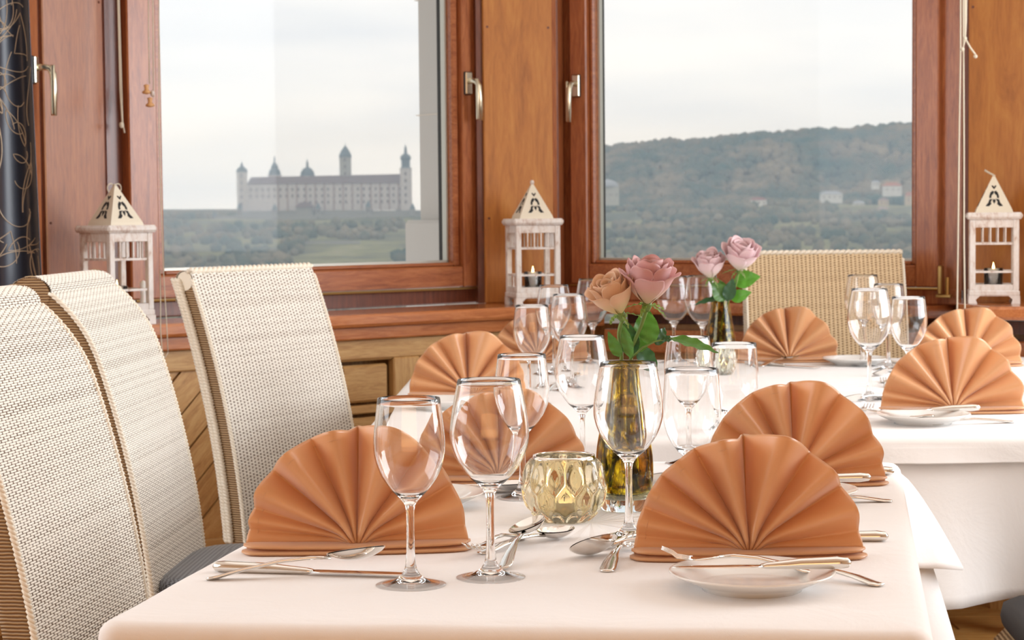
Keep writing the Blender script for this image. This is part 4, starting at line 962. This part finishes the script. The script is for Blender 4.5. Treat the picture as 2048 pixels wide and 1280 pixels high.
cutlery('spoon', T(1008, 1143), T(1085, 1070), 'shiny spoon with upturned bowl pointing at the candle holder', 0, .019, -.3)
cutlery('dessert_spoon', T(960, 1112), T(1040, 1096), 'small spoon lying under the bowl of the shiny spoon', 0, .002)
cutlery('spoon', T(1345, 1095), T(1150, 1126), 'spoon pointing left at the front right setting, back of the bowl shining', .004, .008, .6, True)
cutlery('fork', T(1212, 1148), T(1284, 1066), 'dessert fork pointing away from the camera left of the front right napkin', 0, .006)
cutlery('dessert_spoon', T(1180, 1106), T(1262, 1090), 'small spoon with a golden reflection behind the fork', 0, .001)
cutlery('butter_knife', (PB[0] + .104, PB[1] - .004, 0), (PB[0] - .086, PB[1] - .010, 0), 'butter knife laid across the nearest small plate', .0215, .0215)
cutlery('dessert_fork', (PB[0] + .07, PB[1] + .030, 0), (PB[0] - .085, PB[1] + .050, 0), 'small fork on the nearest plate, its tines pointing up past the knife tip', .010, .027)
cutlery('dessert_spoon', T(1765, 1176), T(1470, 1132), 'long spoon reaching out under the nearest plate to the right', 0, .001)
cutlery('knife', T(1776, 1085), T(1350, 1082), 'table knife whose handle end shows right of the front right napkin')
cutlery('butter_knife', T(1741, 992), T(1480, 994), 'butter knife on the plate behind the front right napkin', .0190, .0190)
cutlery('spoon', T(1784, 1006), T(1480, 1010), 'spoon between the two right-hand napkin fans', 0, .001)
cutlery('knife', T(1788, 952), T(1430, 952), 'table knife whose handle end shows right of the second napkin fan')
cutlery('dessert_spoon', T(1440, 958), T(1308, 975), 'spoon with dull bowl left of the second right-hand napkin fan', .002, .004, .4)
cutlery('spoon', T(790, 992), T(960, 990), 'spoon with its bowl right of the front left fan, before the second left fan', 0, .006)
cutlery('knife', T(880, 986), T(1130, 990), 'table knife in front of the second left napkin fan')
cutlery('butter_knife', (P2[0] + .118, P2[1] + .045, 0), (P2[0] - .07, P2[1] + .042, 0), 'butter knife laid across the far plate', .0185, .0185)
cutlery('dessert_fork', (P2[0] + .03, P2[1] + .04, 0), (P2[0] - .075, P2[1] + .10, 0), 'small fork crossing the butter knife on the far plate', .014, .021, PI)
cutlery('spoon', T(2030, 847), T(1900, 852), 'spoon reaching right from under the far plate')
cutlery('fork', T(1712, 836), T(1768, 796), 'fork pointing away from the camera left of the right-hand napkin fan')
cutlery('dessert_spoon', T(1790, 800), T(1678, 812), 'spoon with dark bowl beside the foot of the tall right wine glass', .002, .004, .4)
cutlery('fork', T(1800, 728), T(1684, 722), 'fork lying left of the wine glasses at the far end')
cutlery('fork', T(1776, 778), T(1756, 738), 'fork standing out between the feet of the right wine glasses')
cutlery('dessert_spoon', T(1790, 745), T(1730, 765), 'dark-bowled spoon between the feet of the right wine glasses', 0, .004, .4)
cutlery('spoon', T(1520, 735), T(1612, 722), 'spoon before the pale fan of the far chair', 0, .01)
cutlery('knife', T(1500, 730), T(1605, 737), 'knife before the pale fan of the far chair')
cutlery('dessert_spoon', T(1140, 778), T(1165, 744), 'spoon seen through the wine glass behind the candle holder', 0, .004)
cutlery('dessert_fork', T(1090, 785), T(1132, 772), 'fork seen through the wine glass behind the candle holder')

# ================================================================== LANTERNS ON THE SILL
def lantern(x, y, z, deg, label, s=1.0, loop='ball', lit=1):
    r = empty('lantern', (x, y, z), math.radians(deg)); r.scale = (s * .82, s * .82, s); tag(r, label, 'lantern', 'whitewashed wooden lanterns on the window sill')
    w = .075; P = MAT['painted']
    b = MB().box(-.088, .088, -.088, .088, .022, .040, .004); b.build('base', P, r)
    for sx in (-1, 1):
        for sy in (-1, 1):
            MB().prism([(0, 0), (.030, 0), (.024, .012), (.040, .024), (0, .024)], -.006, .006).build('tmp', P)
            t = bpy.data.objects['tmp']; t.name = 'foot'; t.data.name = 'foot'; t.parent = r; t.location = (sx * .088, sy * .083, 0); t.scale = (-sx, 1, 1)
            MB().box(min(sx * .083 - .006, sx * .083 + .006), max(sx * .083 - .006, sx * .083 + .006), min(sy * .056, sy * .088), max(sy * .056, sy * .088), 0, .023).build('foot', P, r)
            MB().box(sx * w - .010, sx * w + .010, sy * w - .010, sy * w + .010, .040, .246, .002).build('post', P, r)
    for k in range(4):
        a = k * PI / 2; M = Matrix.Rotation(a, 4, 'Z')
        MB(M).box(-w + .01, w - .01, -w - .008, -w + .008, .040, .056, .001).build('rail', P, r); MB(M).box(-w + .01, w - .01, -w - .008, -w + .008, .222, .246, .001).build('rail', P, r)
        MB(M).box(-w + .01, w - .01, -w - .003, -w + .003, .172, .178).build('cross_bar', P, r); MB(M).box(-w + .01, w - .01, -w - .003, -w + .003, .090, .096).build('cross_bar', P, r)
        for i in range(4): xx = -.039 + i * .026; MB(M).box(xx - .0022, xx + .0022, -w - .003, -w + .003, .178, .222).build('bar', P, r)
        MB(M).box(-.0022 + .0, .0022, -w - .003, -w + .003, .056, .090).build('bar', P, r) if k > 1 else None
    MB().box(-.097, .097, -.097, .097, .246, .266, .007).build('roof_slab', P, r)
    # pyramid roof of cream metal with black motif pieces laid on, shade of the holes put into their colour
    h0, h1, q = .266, .372, .062
    MB().add([(-q - .003, -q - .003, h0), (q + .003, -q - .003, h0), (q + .003, q + .003, h0), (-q - .003, q + .003, h0), (-q, -q, h0 + .008), (q, -q, h0 + .008), (q, q, h0 + .008), (-q, q, h0 + .008), (-.004, -.004, h1), (.004, -.004, h1), (.004, .004, h1), (-.004, .004, h1)],
             [(0, 1, 5, 4), (1, 2, 6, 5), (2, 3, 7, 6), (3, 0, 4, 7), (4, 5, 9, 8), (5, 6, 10, 9), (6, 7, 11, 10), (7, 4, 8, 11), (8, 9, 10, 11), (3, 2, 1, 0)]).build('pyramid_roof', MAT['cream_metal'], r)
    H = h1 - h0 - .008; tiltA = math.atan2(q - .004, H)
    shapes = [[(0, .076), (.0045, .082), (.0075, .0815), (.008, .079), (0, .069)], [(.0, .060), (.006, .064), (.013, .057), (.017, .045), (.016, .038), (.010, .040), (.009, .048), (.003, .053)],
              [(.006, .036), (.017, .034), (.020, .024), (.030, .012), (.018, .0115), (.010, .019), (.012, .026)], [(0, .033), (.004, .036), (.005, .029), (0, .019)]]
    for k in range(4):
        M = Matrix.Rotation(k * PI / 2, 4, 'Z') @ Matrix.Translation((0, -q, h0 + .008)) @ Matrix.Rotation(-tiltA, 4, 'X'); m = MB(M)
        for sh in shapes:
            for sx in (1, -1): m.prism([(sx * a, b) for a, b in sh], -.0012, .0004)
        m.build('hole_shade', MAT['motif'], r)
    if loop == 'ball': MB().lathe([(.0002, -.006), (.006, -.004), (.0078, .002), (.006, .008), (.0002, .010)], 16, (0, 0, h1 + .003)).build('finial', P, r, True)
    else:
        MB().lathe([(.0002, -.004), (.005, -.002), (.005, .004), (.0002, .005)], 12, (0, 0, h1)).build('knot', MAT['cord'], r, True)
        if loop == 'rings':
            for c, a in ((-.014, .5), (.014, -.5)):
                MB().tube([(c + .013 * math.cos(t), .004, h1 - .004 + .012 * math.sin(t) - abs(c) * .2) for t in np.linspace(0, 2 * PI, 20)], .0018, 6).build('hanging_loop', MAT['cord'], r, True)
        else: MB().tube([(0, 0, h1 + .003), (-.012, 0, h1 + .008), (-.032, -.002, h1 + .018)], [.0025, .003, .0032], 8).build('hanging_loop', MAT['cord'], r, True)
    # glass cup with candle, standing inside
    cz = z + .0405 * s
    g = MB().lathe([(.0002, 0), (.029, 0), (.0295, .002), (.031, .068), (.0306, .0685), (.0300, .068), (.0284, .003), (.0002, .0035)], 32).build('candle_glass', MAT['glass'], None, True); g.location = (x, y, cz + .0004); g.scale = (s * .9,) * 3
    tag(g, 'clear glass cup inside the ' + label.split(',')[0].split(' before')[0], 'candle glass', 'glass cups inside the lanterns')
    tealight(x, y, cz + .0042 * s, 'burning candle in the glass of the ' + label.split(',')[0], s, True, .0215, .046)
lantern(.066, 5.955, .8723, 14, 'whitewashed lantern on the sill, before the centre pillar', 1.0, 'ball')
lantern(-1.04, 5.07, .8723, 47, 'whitewashed lantern on the sill at the left, behind the wicker chairs', .98, 'rings')
lantern(1.362, 5.44, .8893, -12, 'whitewashed lantern on the sill at the right, beside the blind cords', .96, 'stub')
ec = MB().lathe([(.0002, 0), (.009, 0), (.009, .045), (.0002, .047)], 16).build('pillar_candle', MAT['wax'], None, True); ec.location = (-.985, 5.145, .8725); ec.scale = (1, 1, 2.4); tag(ec, 'thin white candle standing behind the left lantern', 'candle')

# ================================================================== CURTAIN, CORDS
def curtain():
    def fn(u, v):
        x = -1.405 + .285 * u; z = .50 + 2.15 * v; y = 4.62 + .035 * math.sin(u * 2 * PI * 2.3 + .6 + .3 * math.sin(v * 3)) + .012 * math.sin(u * 17 + v * 2) - .10 * u
        return (x + .010 * math.sin(v * 4 + u * 8) + .02 * (1 - v) * (u - .3), y, z)
    o = MB().grid(fn, 90, 60).build('curtain', MAT['curtain'], None, True); solidify(o, .002)
    R = random.Random(12); m = MB(); LX, LZ = .50, 2.15
    def ribbon(P):
        Q = [Vector(fn(min(1, max(0, x / LX)), min(1, max(0, z / LZ)))) for x, z in P]; Q = [Vector((q.x, q.y - .0022, q.z)) for q in Q]
        if len(Q) > 2: m.tube(Q, .00115, 4)
    for i in range(320):
        x, z = R.uniform(.0, LX), R.uniform(.0, LZ); a = R.uniform(0, 2 * PI); c = R.choice((-1, 1)) * R.uniform(8, 20); P = []; n = R.randint(22, 46)
        for k in range(n):
            P.append((x, z)); t = k / n; cur = c * (1 - 2.2 * t) if i % 3 else c * (.4 + 3.2 * t * t); a += cur * .006; x += .006 * math.cos(a); z += .006 * math.sin(a)
            if not (.002 < x < LX - .002 and .01 < z < LZ - .01): break
            if k == n // 2 and i % 2: a += 1.9 * (1 if c > 0 else -1)
        ribbon(P)
    sp = m.build('scroll_print', simple('beige_print', (.60, .50, .38), .7), o, False); sp['kind'] = 'stuff'; tag(o, 'dark navy curtain with beige scrolls at the left edge of the picture', 'curtain')
curtain()
cr_ = MB().tube([(-1.75, 4.66, 2.68), (-1.05, 4.52, 2.68)], .012, 10).build('curtain_rod', MAT['old_brass'], None, True); tag(cr_, 'brass curtain rod above the navy curtain, under the ceiling', 'curtain rod')
def cord(name, pts, label, r=.0022, parts=None):
    o = MB().tube(pts, r, 6).build(name, MAT['cord'], None, True); tag(o, label, 'cord'); return o
c1 = cord('blind_cord', [at(234, -60, 5.30), at(237, 60, 5.30), at(240, 180, 5.30), at(244, 245, 5.30)], 'cream blind cord hanging on the left with a knotted end')
MB().tube([at(236, -60, 5.31), at(240, 80, 5.31), at(243, 180, 5.31), at(245, 245, 5.30), at(249, 266, 5.30)], .0024, 6).build('second_strand', MAT['cord'], c1, True)
MB().lathe([(.0002, -.010), (.006, -.006), (.007, 0), (.006, .006), (.0002, .009)], 10, at(243, 250, 5.30)).build('knot', MAT['cord'], c1, True)
c2 = cord('blind_cord', [at(297, -60, 5.28), at(297, 60, 5.28), at(299, 168, 5.28)], 'pair of blind cords with wooden tassel beads in front of the left window frame', .0016)
MB().tube([at(305, -60, 5.28), at(306, 60, 5.28), at(307, 195, 5.28)], .0016, 6).build('second_strand', MAT['cord'], c2, True)
for px, py in ((293, 180), (300, 206)):
    MB().lathe([(.0002, .016), (.008, .013), (.006, .008), (.006, .0), (.012, -.004), (.012, -.009), (.0002, -.012)], 14, at(px, py, 5.27)).build('tassel_bead', MAT['bead'], c2, True)
MB().lathe([(.0002, .010), (.006, .004), (.006, -.005), (.0002, -.010)], 10, at(305, 187, 5.27)).build('knot', MAT['painted'], c2, True)
c3 = cord('blind_cord', [at(318, -60, 5.26), at(318, 250, 5.26), at(322, 400, 5.26), at(327, 545, 5.26), at(331, 610, 5.0), at(334, 660, 4.95), at(336, 705, 4.94)], 'thin long loop of cord hanging past the sill, left of the third chair', .0014)
MB().tube([at(320, 540, 5.2), at(321, 600, 5.0), at(321, 660, 4.94), at(324, 700, 4.93), at(330, 716, 4.93), at(336, 705, 4.94)], .0014, 6).build('second_strand', MAT['cord'], c3, True)
c4 = cord('blind_cord', [at(1921, -60, 5.18), at(1921, 100, 5.18), at(1918, 300, 5.18), at(1916, 480, 5.18), at(1914, 640, 5.18), at(1914, 700, 5.18)], 'long double blind cord at the right hanging past the sill beside the right lantern', .0022)
MB().tube([at(1926, -60, 5.18), at(1927, 100, 5.18), at(1928, 300, 5.18), at(1928, 480, 5.18), at(1930, 640, 5.18), at(1929, 700, 5.18), at(1922, 712, 5.18), at(1914, 700, 5.18)], .0022, 6).build('second_strand', MAT['cord'], c4, True)
c5 = cord('blind_cord', [at(1929, -60, 5.15), at(1930, 30, 5.15), at(1930, 76, 5.15), at(1941, 96, 5.15), at(1950, 108, 5.15)], 'short cream cord ending in two knots, in front of the right pillar', .0026)
MB().tube([at(1933, -60, 5.15), at(1932, 40, 5.15), at(1930, 78, 5.15), at(1926, 96, 5.15)], .0026, 6).build('second_strand', MAT['cord'], c5, True)
for px, py in ((1951, 112), (1925, 98), (1930, 76)): MB().lathe([(.0002, -.007), (.005, -.004), (.0055, .001), (.0002, .006)], 10, at(px, py, 5.15)).build('knot', MAT['cord'], c5, True)
